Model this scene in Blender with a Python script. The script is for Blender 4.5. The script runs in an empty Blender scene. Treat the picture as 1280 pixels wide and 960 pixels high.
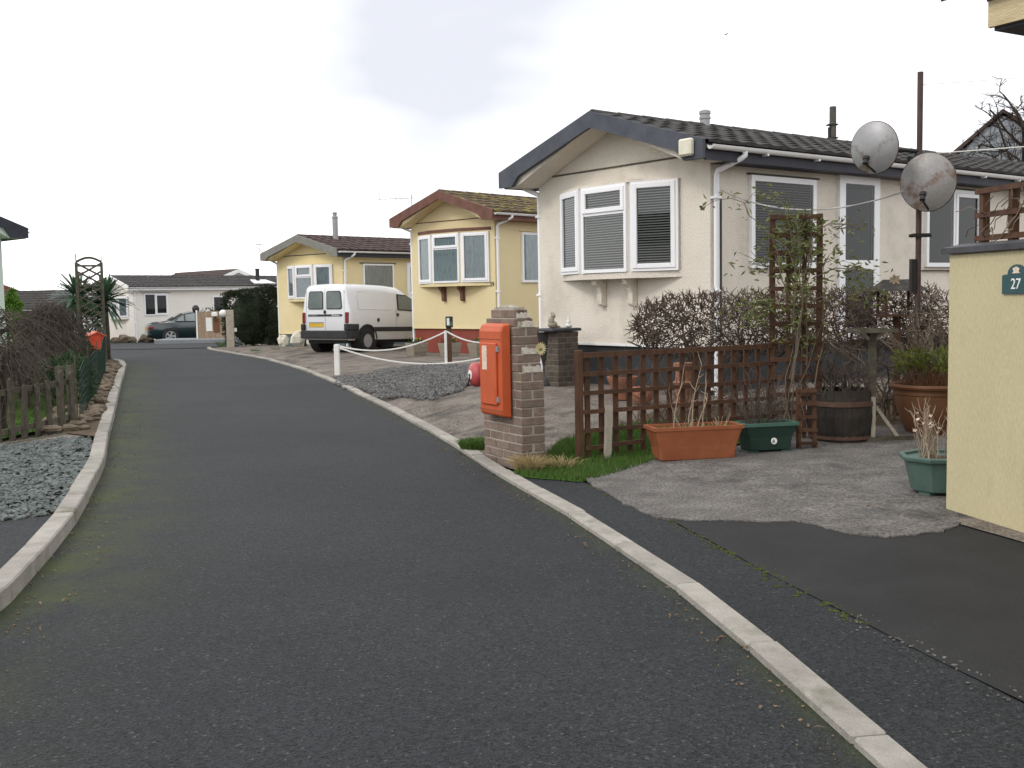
import bpy, bmesh, math, random
from mathutils import Vector, Matrix
random.seed(7)
RD = math.radians
S = bpy.context.scene
COL = S.collection
# ------------------------------------------------------------------ camera
EYE = 1.42; FPX = 1350.0; PITCH = RD(4.57); ROLL = RD(1.05)
cd = bpy.data.cameras.new('camera'); cam = bpy.data.objects.new('camera', cd); COL.objects.link(cam)
S.camera = cam
cd.sensor_width = 36; cd.lens = 36 * FPX / 1280; cd.clip_start = .05; cd.clip_end = 3000
FWD = Vector((0, math.cos(PITCH), -math.sin(PITCH))); UP0 = Vector((0, math.sin(PITCH), math.cos(PITCH)))
RT = Vector((1, 0, 0)) * math.cos(ROLL) - UP0 * math.sin(ROLL)
UP = Vector((1, 0, 0)) * math.sin(ROLL) + UP0 * math.cos(ROLL)
cam.matrix_world = Matrix(((RT.x, UP.x, -FWD.x, 0), (RT.y, UP.y, -FWD.y, 0), (RT.z, UP.z, -FWD.z, EYE), (0, 0, 0, 1)))
# ------------------------------------------------------------------ sky, sun, exposure
S.view_settings.view_transform = 'Standard'; S.view_settings.look = 'None'
S.view_settings.exposure = 0.0; S.view_settings.gamma = 1
S.cycles.max_bounces = 6; S.cycles.transparent_max_bounces = 16
SUN_EL, SUN_AZ = RD(42), RD(232)          # azimuth clockwise from +Y: the sun stands behind the camera to the left
W = bpy.data.worlds.new('World'); S.world = W; W.use_nodes = True
n = W.node_tree.nodes; l = W.node_tree.links
bg = n['Background']; bg.inputs[1].default_value = 0.1
sk = n.new('ShaderNodeTexSky'); sk.sky_type = 'NISHITA'; sk.sun_disc = False; sk.sun_elevation = SUN_EL; sk.sun_rotation = SUN_AZ
tc = n.new('ShaderNodeTexCoord'); mp = n.new('ShaderNodeMapping'); mp.inputs['Scale'].default_value = (1, 1, 2.4)
mp.inputs['Location'].default_value = (.35, .1, .2)
no = n.new('ShaderNodeTexNoise'); no.inputs['Scale'].default_value = 1.9; no.inputs['Detail'].default_value = 4; no.inputs['Roughness'].default_value = .45
vr_ = n.new('ShaderNodeVectorRotate'); vr_.rotation_type = 'Z_AXIS'; vr_.inputs['Angle'].default_value = RD(-28); l.new(tc.outputs['Generated'], vr_.inputs[0]); l.new(vr_.outputs[0], mp.inputs[0]); l.new(mp.outputs[0], no.inputs['Vector'])
cr = n.new('ShaderNodeValToRGB')
cr.color_ramp.elements[0].position = .31; cr.color_ramp.elements[0].color = (8.8, 9.0, 9.8, 1)
cr.color_ramp.elements[1].position = .53; cr.color_ramp.elements[1].color = (17.5, 17.5, 17.6, 1)
l.new(no.outputs[0], cr.inputs[0])
mx = n.new('ShaderNodeMix'); mx.data_type = 'RGBA'; mx.inputs[0].default_value = .95
l.new(sk.outputs[0], mx.inputs[6]); l.new(cr.outputs[0], mx.inputs[7]); l.new(mx.outputs[2], bg.inputs[0])
sd = bpy.data.lights.new('sun', 'SUN'); sd.energy = 1.1; sd.angle = RD(14); sd.color = (1, .95, .88)
so = bpy.data.objects.new('sun', sd); COL.objects.link(so)
sdir = Vector((math.sin(SUN_AZ) * math.cos(SUN_EL), math.cos(SUN_AZ) * math.cos(SUN_EL), math.sin(SUN_EL)))
so.rotation_euler = sdir.to_track_quat('Z', 'Y').to_euler(); so.location = (-10, -10, 30)

# ------------------------------------------------------------------ helpers
class MB:
    def __init__(s, M=None): s.v = []; s.f = []; s.m = []; s.k = 0; s.M = M; s.sm = []
    def add(s, vs, fs, M=None):
        b = len(s.v); X = s.M
        if M is not None: X = X @ M if X is not None else M
        s.v += [tuple(X @ Vector(p)) if X is not None else tuple(p) for p in vs]
        s.f += [tuple(b + i for i in f) for f in fs]; s.m += [s.k] * len(fs)
        return s
    def box(s, x0, y0, z0, x1, y1, z1, M=None):
        return s.add([(x0, y0, z0), (x1, y0, z0), (x1, y1, z0), (x0, y1, z0), (x0, y0, z1), (x1, y0, z1), (x1, y1, z1), (x0, y1, z1)],
                     [(3, 2, 1, 0), (4, 5, 6, 7), (0, 1, 5, 4), (1, 2, 6, 5), (2, 3, 7, 6), (3, 0, 4, 7)], M)
    def quad(s, a, b, c, d, M=None): return s.add([a, b, c, d], [(0, 1, 2, 3)], M)
    def prism(s, poly, vec, M=None):
        n = len(poly); v = Vector(vec); p2 = [tuple(Vector(p) + v) for p in poly]
        return s.add(list(poly) + p2, [tuple(range(n - 1, -1, -1)), tuple(range(n, 2 * n))] + [(i, (i + 1) % n, n + (i + 1) % n, n + i) for i in range(n)], M)
    def beam(s, p, q, w, h, up=(0, 0, 1), M=None):
        p, q = Vector(p), Vector(q); d = (q - p).normalized(); u = Vector(up)
        if abs(d.dot(u)) > .98: u = Vector((0, 1, 0))
        r = d.cross(u).normalized(); t = r.cross(d)
        a = [r * (w / 2) * i + t * (h / 2) * j for i, j in ((-1, -1), (1, -1), (1, 1), (-1, 1))]
        return s.add([p + x for x in a] + [q + x for x in a], [(0, 1, 2, 3), (7, 6, 5, 4), (0, 4, 5, 1), (1, 5, 6, 2), (2, 6, 7, 3), (3, 7, 4, 0)], M)
    def tube(s, pts, r, n=6, M=None, cap=True):
        pts = [Vector(p) for p in pts]; k = len(pts)
        rs = r if isinstance(r, (list, tuple)) else [r] * k
        vs = []; pr = None
        for i, p in enumerate(pts):
            d = (pts[min(i + 1, k - 1)] - pts[max(i - 1, 0)])
            d = d.normalized() if d.length > 1e-9 else Vector((0, 0, 1))
            if pr is None: pr = Vector((0, 0, 1)).cross(d) if abs(d.z) < .95 else Vector((1, 0, 0)).cross(d)
            pr = pr - d * pr.dot(d)
            pr = pr.normalized() if pr.length > 1e-6 else d.orthogonal().normalized()
            q = d.cross(pr)
            for j in range(n):
                a = 2 * math.pi * j / n; vs.append(p + (pr * math.cos(a) + q * math.sin(a)) * rs[i])
        fs = [(i * n + j, i * n + (j + 1) % n, (i + 1) * n + (j + 1) % n, (i + 1) * n + j) for i in range(k - 1) for j in range(n)]
        if cap: fs += [tuple(range(n - 1, -1, -1)), tuple((k - 1) * n + j for j in range(n))]
        return s.add(vs, fs, M)
    def lathe(s, prof, n=20, M=None):
        vs = []; k = len(prof)
        for r, z in prof:
            for j in range(n): vs.append((r * math.cos(2 * math.pi * j / n), r * math.sin(2 * math.pi * j / n), z))
        fs = [(i * n + j, i * n + (j + 1) % n, (i + 1) * n + (j + 1) % n, (i + 1) * n + j) for i in range(k - 1) for j in range(n)]
        fs += [tuple(range(n - 1, -1, -1)), tuple((k - 1) * n + j for j in range(n))]
        return s.add(vs, fs, M)
    def ball(s, c, rx, ry=None, rz=None, n=10, m=7, jit=0, M=None):
        ry = ry or rx; rz = rz or rx; vs = []; c = Vector(c)
        for i in range(1, m):
            t = math.pi * i / m
            for j in range(n):
                a = 2 * math.pi * j / n; q = 1 + random.uniform(-jit, jit)
                vs.append(c + Vector((rx * math.sin(t) * math.cos(a), ry * math.sin(t) * math.sin(a), -rz * math.cos(t))) * q)
        b = len(vs); vs += [c - Vector((0, 0, rz)), c + Vector((0, 0, rz))]
        fs = [(i * n + j, i * n + (j + 1) % n, (i + 1) * n + (j + 1) % n, (i + 1) * n + j) for i in range(m - 2) for j in range(n)]
        fs += [(b, (j + 1) % n, j) for j in range(n)] + [(b + 1, (m - 2) * n + j, (m - 2) * n + (j + 1) % n) for j in range(n)]
        return s.add(vs, fs, M)
    def leaf(s, p, d, L, w, nrm=None):
        p = Vector(p); d = Vector(d).normalized(); nn = Vector(nrm) if nrm else Vector((random.gauss(0, 1), random.gauss(0, 1), random.gauss(0, 1)))
        r = d.cross(nn); r = r.normalized() if r.length > 1e-5 else d.orthogonal().normalized()
        q = r.cross(d) * (.12 * L)
        return s.add([p, p + d * L * .45 + r * w / 2 + q, p + d * L, p + d * L * .45 - r * w / 2 + q], [(0, 1, 2, 3)])
    def mesh(s, name, mat, smooth=False, bevel=0, normals=True):
        me = bpy.data.meshes.new(name); me.from_pydata(s.v, [], s.f)
        for m in (mat if isinstance(mat, (list, tuple)) else [mat]): me.materials.append(m)
        if any(s.m): me.polygons.foreach_set('material_index', s.m)
        if normals or bevel:
            bm = bmesh.new(); bm.from_mesh(me)
            bmesh.ops.recalc_face_normals(bm, faces=bm.faces)
            if bevel: bmesh.ops.bevel(bm, geom=[e for e in bm.edges if len(e.link_faces) == 2 and e.calc_face_angle(0) > .6], offset=bevel, segments=1, affect='EDGES', profile=.5)
            bm.to_mesh(me); bm.free()
        if smooth:
            me.polygons.foreach_set('use_smooth', [True] * len(me.polygons))
            if smooth is not True: me.set_sharp_from_angle(angle=RD(smooth))
        me.update(); return me
    def build(s, name, mat, parent=None, loc=(0, 0, 0), rz=0, smooth=False, bevel=0, normals=True):
        o = bpy.data.objects.new(name, s.mesh(name, mat, smooth, bevel, normals)); COL.objects.link(o)
        o.location = loc; o.rotation_euler = (0, 0, rz); o.parent = parent
        return o
def inst(name, me, parent, loc=(0, 0, 0), rot=(0, 0, 0), sc=(1, 1, 1), M=None):
    o = bpy.data.objects.new(name, me); COL.objects.link(o); o.parent = parent
    if M is not None: o.matrix_local = M
    else: o.location = loc; o.rotation_euler = rot; o.scale = sc
    return o
def thing(name, label, cat, loc=(0, 0, 0), rz=0, group=None):
    o = bpy.data.objects.new(name, None); COL.objects.link(o); o.empty_display_size = .1
    o.location = loc; o.rotation_euler = (0, 0, rz); return tag(o, label, cat, group)
def tag(o, label, cat, group=None, kind=None):
    o['label'] = label; o['category'] = cat
    if group: o['group'] = group
    if kind: o['kind'] = kind
    return o
def stuff(o, label=None, cat=None):
    o['kind'] = 'stuff'
    if label: o['label'] = label
    if cat: o['category'] = cat
    return o
def struct(o): o['kind'] = 'structure'; return o
def T3(x, y, z): return Matrix.Translation((x, y, z))
def RZ(a): return Matrix.Rotation(a, 4, 'Z')
def RX(a): return Matrix.Rotation(a, 4, 'X')
def RY(a): return Matrix.Rotation(a, 4, 'Y')
def text(name, st, size, M, mat, parent, depth=.002, sx=1):
    c = bpy.data.curves.new(name, 'FONT'); c.body = st; c.size = size; c.extrude = depth; c.align_x = 'CENTER'; c.align_y = 'CENTER'
    t = bpy.data.objects.new(name, c); COL.objects.link(t)
    me = bpy.data.meshes.new_from_object(t.evaluated_get(bpy.context.evaluated_depsgraph_get()))
    bpy.data.objects.remove(t); me.materials.clear(); me.materials.append(mat)
    me.transform(M @ RX(math.pi / 2) @ Matrix.Scale(sx, 4, (1, 0, 0)))
    o = bpy.data.objects.new(name, me); COL.objects.link(o); o.parent = parent; return o

# ------------------------------------------------------------------ materials
def mat(name, c1, c2=None, sc=4, rough=.8, bump=0, bs=60, spec=.4, metal=0, rv=0, fine=0, fs=150, det=5, c3=None, c3s=.6, c3t=.6, coat=0, stretch=None, trans=0):
    m = bpy.data.materials.new(name); m.use_nodes = True; nt = m.node_tree; n = nt.nodes; l = nt.links
    b = n['Principled BSDF']; b.inputs['Roughness'].default_value = rough; b.inputs['Specular IOR Level'].default_value = spec
    b.inputs['Metallic'].default_value = metal; b.inputs['Coat Weight'].default_value = coat
    tc = n.new('ShaderNodeTexCoord'); vec = tc.outputs['Object']
    if stretch:
        mp = n.new('ShaderNodeMapping'); mp.inputs['Scale'].default_value = stretch; l.new(vec, mp.inputs[0]); vec = mp.outputs[0]
    oi = n.new('ShaderNodeObjectInfo')
    if rv:
        ad = n.new('ShaderNodeVectorMath'); ad.operation = 'ADD'; l.new(vec, ad.inputs[0])
        mu = n.new('ShaderNodeMath'); mu.operation = 'MULTIPLY'; mu.inputs[1].default_value = 37; l.new(oi.outputs['Random'], mu.inputs[0]); l.new(mu.outputs[0], ad.inputs[1]); vec = ad.outputs[0]
    def noise(s_, d=det):
        q = n.new('ShaderNodeTexNoise'); q.inputs['Scale'].default_value = s_; q.inputs['Detail'].default_value = d; q.inputs['Roughness'].default_value = .62; l.new(vec, q.inputs['Vector']); return q.outputs[0]
    def mix(f, a, c, mode='MIX'):
        q = n.new('ShaderNodeMix'); q.data_type = 'RGBA'; q.blend_type = mode
        if isinstance(f, float): q.inputs[0].default_value = f
        else: l.new(f, q.inputs[0])
        for i, x in ((6, a), (7, c)):
            if isinstance(x, tuple): q.inputs[i].default_value = (*x, 1)
            else: l.new(x, q.inputs[i])
        return q.outputs[2]
    def rng(o, a, c, lo=0., hi=1.):
        q = n.new('ShaderNodeMapRange'); q.inputs[1].default_value = a; q.inputs[2].default_value = c; q.inputs[3].default_value = lo; q.inputs[4].default_value = hi; l.new(o, q.inputs[0]); return q.outputs[0]
    col = None
    if c2: col = mix(rng(noise(sc), .33, .67), c1, c2)
    if c3: col = mix(rng(noise(c3s, 6), c3t, c3t + .12), col or c1, c3)
    if fine: col = mix(1.0, col or c1, rng(noise(fs, 2), .3, .7, 1 - fine, 1 + fine), 'MULTIPLY')
    if rv: col = mix(1.0, col or c1, rng(oi.outputs['Random'], 0, 1, 1 - rv, 1 + rv), 'MULTIPLY')
    if col is None: b.inputs['Base Color'].default_value = (*c1, 1)
    else: l.new(col, b.inputs['Base Color'])
    if bump:
        bu = n.new('ShaderNodeBump'); bu.inputs['Strength'].default_value = min(1, bump); bu.inputs['Distance'].default_value = .012; l.new(noise(bs, 3), bu.inputs['Height']); l.new(bu.outputs[0], b.inputs['Normal'])
    if trans:
        tr = n.new('ShaderNodeBsdfTranslucent'); ms = n.new('ShaderNodeMixShader'); ms.inputs[0].default_value = trans
        if col is None: tr.inputs[0].default_value = (*c1, 1)
        else: l.new(col, tr.inputs[0])
        l.new(b.outputs[0], ms.inputs[1]); l.new(tr.outputs[0], ms.inputs[2]); l.new(ms.outputs[0], n['Material Output'].inputs[0])
    m['_mix'] = 0
    return m
def glass_mat(name, tint=(.9, .95, .95), extra=.05, ior=1.5):
    m = bpy.data.materials.new(name); m.use_nodes = True; nt = m.node_tree; n = nt.nodes; l = nt.links
    n.remove(n['Principled BSDF']); tr = n.new('ShaderNodeBsdfTransparent'); tr.inputs[0].default_value = (*tint, 1)
    gl = n.new('ShaderNodeBsdfGlossy'); gl.inputs['Roughness'].default_value = .02
    fr = n.new('ShaderNodeFresnel'); fr.inputs[0].default_value = ior
    ad = n.new('ShaderNodeMath'); ad.inputs[1].default_value = extra; ad.use_clamp = True; l.new(fr.outputs[0], ad.inputs[0])
    ms = n.new('ShaderNodeMixShader'); l.new(ad.outputs[0], ms.inputs[0]); l.new(tr.outputs[0], ms.inputs[1]); l.new(gl.outputs[0], ms.inputs[2])
    l.new(ms.outputs[0], n['Material Output'].inputs[0]); return m
M_ = {}
M_['ground'] = mat('weathered_concrete', (.105, .088, .074), (.205, .178, .152), 2.3, .9, 1, 30, .25, c3=(.07, .06, .052), c3s=1.4, c3t=.53, fine=.5, fs=42)
M_['apron'] = mat('apron_concrete', (.09, .083, .078), (.165, .155, .145), 3.2, .9, 1, 34, .25, c3=(.07, .065, .06), c3s=1.1, c3t=.54, fine=.6, fs=55)
M_['kerb'] = mat('kerb_concrete', (.25, .232, .205), (.34, .318, .283), 6, .85, .6, 45, .3, rv=.13, c3=(.17, .165, .125), c3s=2.6, c3t=.55, fine=.1, fs=120)
M_['tarmac_new'] = mat('newer_tarmac', (.013, .013, .014), (.022, .022, .023), 2.5, .78, .9, 130, .35, fine=.5, fs=170)
M_['soil'] = mat('soil', (.07, .05, .035), (.13, .1, .07), 7, .95, .9, 30, .1, fine=.3)
M_['lawn'] = mat('lawn_base', (.035, .09, .015), (.06, .13, .025), 5, .95, .5, 60, .1)
M_['grass'] = mat('grass_blade', (.05, .11, .02), (.105, .17, .04), 2.2, .6, spec=.2, c3=(.2, .2, .06), c3s=5, c3t=.66, trans=.3)
M_['moss'] = mat('moss', (.04, .055, .016), (.075, .085, .025), 30, .95, .9, 70, .1)
M_['dry'] = mat('dry_grass', (.42, .33, .17), (.3, .23, .11), 20, .8, trans=.3)
M_['slate'] = mat('slate_chip', (.04, .05, .047), (.13, .15, .14), 9, .6, .3, 60, .4, fine=.35, fs=25)
M_['gravel'] = mat('grey_gravel', (.09, .09, .09), (.17, .165, .16), 4, .8, .3, 60, .3, fine=.4, fs=22)
M_['wallW'] = mat('roughcast_beige', (.68, .622, .54), (.74, .682, .6), 1.4, .92, 1, 55, .2, c3=(.6, .545, .465), c3s=1.1, c3t=.53, fine=.12, fs=60)
M_['wallY'] = mat('roughcast_yellow', (.70, .58, .34), (.73, .62, .38), 1.2, .92, .8, 55, .2, fine=.05, fs=60)
M_['wallY3'] = mat('roughcast_pale_yellow', (.72, .6, .34), (.76, .65, .39), 1.2, .92, .8, 55, .2, fine=.05, fs=60)
M_['wallH4'] = mat('render_white', (.74, .71, .65), (.78, .75, .7), 1.1, .92, .4, 40, .2, fine=.04)
M_['wallG'] = mat('render_green_white', (.55, .62, .55), (.6, .66, .6), 1, .9, .4, 40, .2)
M_['gwall'] = mat('painted_render_cream', (.47, .415, .255), (.52, .46, .285), 1.6, .92, .45, 60, .2, c3=(.42, .365, .22), c3s=1.9, c3t=.56, fine=.08, fs=90, stretch=(1, 1, .3))
M_['skirtD'] = mat('skirt_dark', (.02, .022, .025), (.035, .037, .04), 3, .8, .3)
M_['skirtR'] = mat('skirt_maroon', (.21, .045, .03), (.25, .06, .04), 2, .8, .4)
M_['skirtB'] = mat('skirt_bluegrey', (.1, .14, .16), (.14, .18, .2), 2, .8, .4)
M_['bargeW'] = mat('barge_slate_blue', (.052, .058, .074), (.08, .086, .104), 5, .75, .3, 50)
M_['bargeR'] = mat('barge_maroon', (.12, .05, .035), (.17, .08, .06), 5, .75, .3, 50)
M_['bargeG'] = mat('barge_grey', (.17, .17, .145), (.22, .215, .19), 5, .75, .3, 50)
M_['fasciaD'] = mat('fascia_navy', (.018, .02, .03), (.03, .032, .045), 4, .6)
M_['upvc'] = mat('white_upvc', (.78, .78, .8), (.83, .83, .84), 2, .35, spec=.5)
M_['upvcO'] = mat('white_upvc_old', (.72, .72, .72), (.8, .8, .79), 3, .4, spec=.5, c3=(.55, .54, .5), c3s=4, c3t=.66)
M_['tileD'] = mat('tile_dark', (.03, .028, .027), (.058, .053, .05), 6, .85, .6, 60, .25, rv=.22, c3=(.08, .073, .055), c3s=5, c3t=.58)
M_['tileM'] = mat('tile_mossy', (.06, .045, .03), (.12, .085, .05), 3, .88, .6, 50, .2, c3=(.21, .18, .05), c3s=4, c3t=.5)
M_['tileB'] = mat('tile_brown', (.05, .033, .03), (.085, .058, .052), 3, .85, .6, 50, .25, fine=.2, fs=8)
M_['tileH4'] = mat('tile_charcoal', (.04, .037, .037), (.065, .06, .058), 3, .85, .6, 50, .25, fine=.2, fs=8)
M_['slate_hung'] = mat('slate_hanging', (.15, .165, .18), (.26, .28, .3), 4, .7, .4, 20, .3, fine=.3, fs=9)
M_['room'] = mat('unlit_room_paint', (.012, .013, .015), rough=.9)  # near-black colour paints the darkness of the unlit room behind the panes
M_['roomg'] = mat('grey_room', (.035, .04, .045), rough=.9)
M_['blind'] = mat('blind_slat', (.46, .46, .42), rough=.5)
M_['blindD'] = mat('blind_slat_dark', (.13, .13, .12), rough=.5)
M_['net'] = mat('net_curtain', (.72, .74, .76), (.5, .52, .55), 9, .9, stretch=(3, 3, .35), trans=.2)
M_['netg'] = mat('lace_curtain', (.5, .56, .58), (.3, .35, .38), 10, .9, stretch=(3, 3, .5))
M_['glass'] = glass_mat('window_glass', extra=.05)
M_['glassS'] = glass_mat('weak_reflection_glass', extra=.0, ior=1.4)  # reflection turned down in place of dark surroundings these panes would mirror
M_['vglass'] = mat('sky_grey_glass', (.13, .155, .15), (.2, .23, .225), 1.5, .06, spec=.7)  # pale grey base colour stands in for sky mirrored in the vehicle panes
M_['brick'] = mat('brown_brick', (.17, .125, .1), (.23, .175, .145), 14, .9, .7, 70, .2, rv=.16, fine=.15, fs=120, c3=(.2, .17, .12), c3s=7, c3t=.58)
M_['brickD'] = mat('dark_brick', (.075, .06, .05), (.12, .095, .075), 14, .9, .7, 70, .2, rv=.22, fine=.15, fs=120)
M_['mortar'] = mat('mortar', (.36, .32, .27), (.44, .4, .34), 12, .95, .8, 60, .1)
M_['mortarD'] = mat('mortar_dark', (.17, .15, .13), (.22, .2, .17), 12, .95, .8, 60, .1)
M_['cap'] = mat('cap_mortar', (.3, .275, .235), (.42, .39, .33), 22, .95, 1, 70, .1, c3=(.16, .16, .1), c3s=18, c3t=.56)
M_['orange'] = mat('orange_plastic', (.46, .08, .024), (.52, .1, .032), 5, .5, .05, 90, .4, c3=(.4, .065, .028), c3s=4, c3t=.6)
M_['bell'] = mat('faded_red_gong', (.38, .05, .055), (.47, .1, .1), 5, .45, spec=.4)
M_['black'] = mat('black_plastic', (.012, .012, .013), (.02, .02, .021), 8, .5)
M_['bumper'] = mat('bumper_plastic', (.02, .021, .023), (.035, .036, .038), 6, .65)
M_['iron'] = mat('black_iron', (.012, .012, .013), (.02, .018, .016), 8, .6)
M_['paper'] = mat('faded_paper', (.6, .45, .36), (.72, .6, .5), 40, .6, fine=.25, fs=45)
M_['white'] = mat('white_paint', (.78, .77, .74), (.7, .69, .65), 6, .6, .1, 40)
M_['van'] = mat('van_white', (.72, .73, .75), (.75, .76, .78), 2, .3, spec=.5, coat=.4)
M_['vanlow'] = mat('van_white_dirty', (.5, .5, .49), (.6, .6, .59), 3, .5, c3=(.4, .39, .37), c3s=3, c3t=.6)
M_['seam'] = mat('panel_gap', (.09, .09, .095), rough=.8)
M_['dseam'] = mat('panel_gap_soft', (.30, .30, .31), rough=.8)
M_['redlens'] = mat('red_lens', (.16, .012, .015), (.22, .02, .02), 9, .2, spec=.6)
M_['plate'] = mat('yellow_plate', (.65, .42, .05), (.55, .36, .06), 12, .4)
M_['tyre'] = mat('tyre', (.013, .013, .013), (.022, .022, .022), 20, .85)
M_['rim'] = mat('wheel_steel', (.34, .34, .35), (.42, .42, .42), 10, .45, metal=.3)
M_['green_car'] = mat('dark_green_paint', (.008, .02, .022), (.01, .024, .026), 2, .22, spec=.6, coat=.7)
M_['chrome'] = mat('chrome', (.7, .7, .72), rough=.15, metal=1)
M_['fence'] = mat('stained_timber', (.06, .029, .017), (.102, .05, .028), 18, .75, .4, 90, .3, rv=.18, stretch=(1, 1, .3))
M_['trel'] = mat('dark_stained_timber', (.06, .03, .019), (.1, .052, .031), 18, .8, .4, 90, .25, rv=.2)
M_['oldwood'] = mat('weathered_timber', (.07, .062, .048), (.125, .112, .086), 14, .9, .5, 60, .15, rv=.18, c3=(.1, .12, .06), c3s=6, c3t=.58)
M_['greywood'] = mat('grey_timber', (.3, .27, .22), (.4, .36, .3), 14, .9, .4, 60, .15, rv=.12)
M_['panelwood'] = mat('fence_board', (.26, .19, .13), (.34, .255, .18), 9, .85, .3, 60, .15, rv=.13)
M_['creo'] = mat('brown_post', (.07, .035, .02), (.11, .055, .03), 12, .8, .3)
M_['terra'] = mat('terracotta_plastic', (.25, .075, .032), (.3, .1, .043), 6, .6, .15, 60, .3, c3=(.36, .11, .05), c3s=5, c3t=.6)
M_['terraD'] = mat('terracotta_dark', (.125, .056, .026), (.165, .075, .035), 6, .65, .15, 60, .3, c3=(.15, .06, .035), c3s=5, c3t=.58)
M_['clay'] = mat('clay_pot', (.27, .11, .06), (.34, .155, .095), 8, .85, .3, 60)
M_['greenpl'] = mat('dark_green_plastic', (.014, .038, .029), (.022, .05, .04), 5, .5, .1)
M_['greenrim'] = mat('green_plastic_rim', (.05, .12, .09), (.07, .14, .11), 5, .6)
M_['teal'] = mat('teal_plastic', (.055, .1, .084), (.08, .135, .112), 6, .55, .1, c3=(.04, .12, .09), c3s=5, c3t=.58)
M_['barrel'] = mat('barrel_oak', (.022, .018, .016), (.04, .033, .028), 10, .8, .5, 60, .25, rv=.2)
M_['hoop'] = mat('rusty_hoop', (.07, .04, .028), (.11, .06, .04), 20, .8, .3)
M_['dish'] = mat('dish_grey', (.27, .27, .275), (.32, .32, .325), 5, .42, metal=.3, c3=(.15, .115, .09), c3s=5, c3t=.58, fine=.06, fs=40)
M_['dishrust'] = mat('dish_rusty', (.26, .255, .25), (.32, .31, .305), 5, .5, metal=.2, c3=(.19, .125, .095), c3s=7, c3t=.53, fine=.08, fs=40)
M_['mast'] = mat('rusty_mast', (.05, .03, .027), (.08, .045, .04), 12, .7, .3)
M_['pole'] = mat('pole_timber', (.06, .055, .05), (.1, .09, .08), 12, .9, .3)
M_['alu'] = mat('aerial_alloy', (.3, .3, .31), rough=.5, metal=.3)
M_['twig'] = mat('hedge_twig', (.075, .053, .042), (.125, .092, .074), 5, .85, spec=.15)
M_['twigb'] = mat('shrub_twig', (.055, .044, .038), (.11, .09, .075), 4, .85, spec=.15)
M_['dcane'] = mat('dark_cane', (.05, .042, .034), (.1, .082, .065), 4, .85, spec=.15)
M_['cane'] = mat('pale_cane', (.1, .08, .06), (.19, .15, .11), 4, .8, spec=.2)
M_['drystem'] = mat('dry_stem', (.3, .23, .16), (.42, .34, .25), 12, .85, trans=.1)
M_['leafc'] = mat('climber_leaf', (.085, .11, .03), (.19, .2, .065), 7, .5, spec=.35, c3=(.36, .27, .06), c3s=9, c3t=.68, trans=.25)
M_['leafg'] = mat('shrub_leaf', (.09, .125, .025), (.19, .21, .05), 9, .5, spec=.3, c3=(.27, .23, .06), c3s=9, c3t=.62, trans=.25)
M_['leafd'] = mat('dark_leaf', (.02, .05, .018), (.045, .085, .03), 6, .55, spec=.3, trans=.15)
M_['conif'] = mat('conifer_dark', (.02, .029, .016), (.042, .054, .03), 3, .8, spec=.15, c3=(.05, .04, .028), c3s=2.5, c3t=.58)
M_['coniflight'] = mat('conifer_lime', (.1, .2, .03), (.16, .28, .05), 5, .7, spec=.2, trans=.2)
M_['palm'] = mat('palm_leaf', (.04, .09, .05), (.09, .16, .09), 5, .45, spec=.4, trans=.15)
M_['net_green'] = mat('green_net', (.008, .03, .02), rough=.7)
M_['birdbox'] = mat('red_bird_box', (.55, .055, .02), (.62, .075, .03), 6, .6)
M_['birdroof'] = mat('bird_box_roof', (.6, .12, .06), (.68, .2, .12), 6, .6)
M_['rock'] = mat('rock', (.12, .09, .06), (.25, .2, .14), 6, .9, 1, 12, rv=.25)
M_['whiterock'] = mat('pale_rock', (.6, .57, .48), (.68, .66, .58), 6, .9, .7, 14, rv=.1)
M_['stonepl'] = mat('stone_planter', (.24, .205, .155), (.32, .28, .22), 14, .9, .6, 40, rv=.1)
M_['pansy'] = mat('pansy_petal', (.6, .42, .03), (.5, .3, .05), 20, .6)
M_['rope'] = mat('white_rope', (.74, .73, .7), (.6, .59, .56), 60, .8, .5, 150)
M_['cable'] = mat('grey_cable', (.2, .19, .18), (.45, .44, .42), 3, .6)
M_['cableD'] = mat('dark_cable', (.05, .05, .05), rough=.6)
M_['sign'] = mat('sign_green', (.012, .055, .06), (.018, .07, .075), 9, .4)
M_['signtxt'] = mat('sign_white', (.75, .78, .75), rough=.5)
M_['lampwhite'] = mat('lamp_plastic', (.74, .74, .7), (.78, .78, .74), 9, .4)
M_['cream'] = mat('cream_plastic', (.62, .59, .47), (.68, .65, .54), 9, .5)
M_['flower'] = mat('straw_flower', (.62, .55, .33), (.55, .48, .26), 20, .7)
M_['gull'] = mat('gull_feather', (.3, .3, .3), (.5, .5, .5), 9, .8)
M_['oldleaf'] = mat('fallen_leaf', (.13, .085, .045), (.2, .14, .08), 20, .8)
M_['barge27'] = mat('barge_tan_grain', (.47, .38, .22), (.6, .5, .31), 9, .85, .5, 40, stretch=(.6, .6, 3))
M_['coping'] = mat('coping_dark', (.03, .03, .035), (.06, .06, .07), 6, .6, .3)
M_['letter'] = mat('letter_dark', (.03, .03, .03), rough=.6)
M_['pad'] = mat('pale_pad', (.17, .18, .19), (.22, .23, .24), 3, .8, .3)
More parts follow.
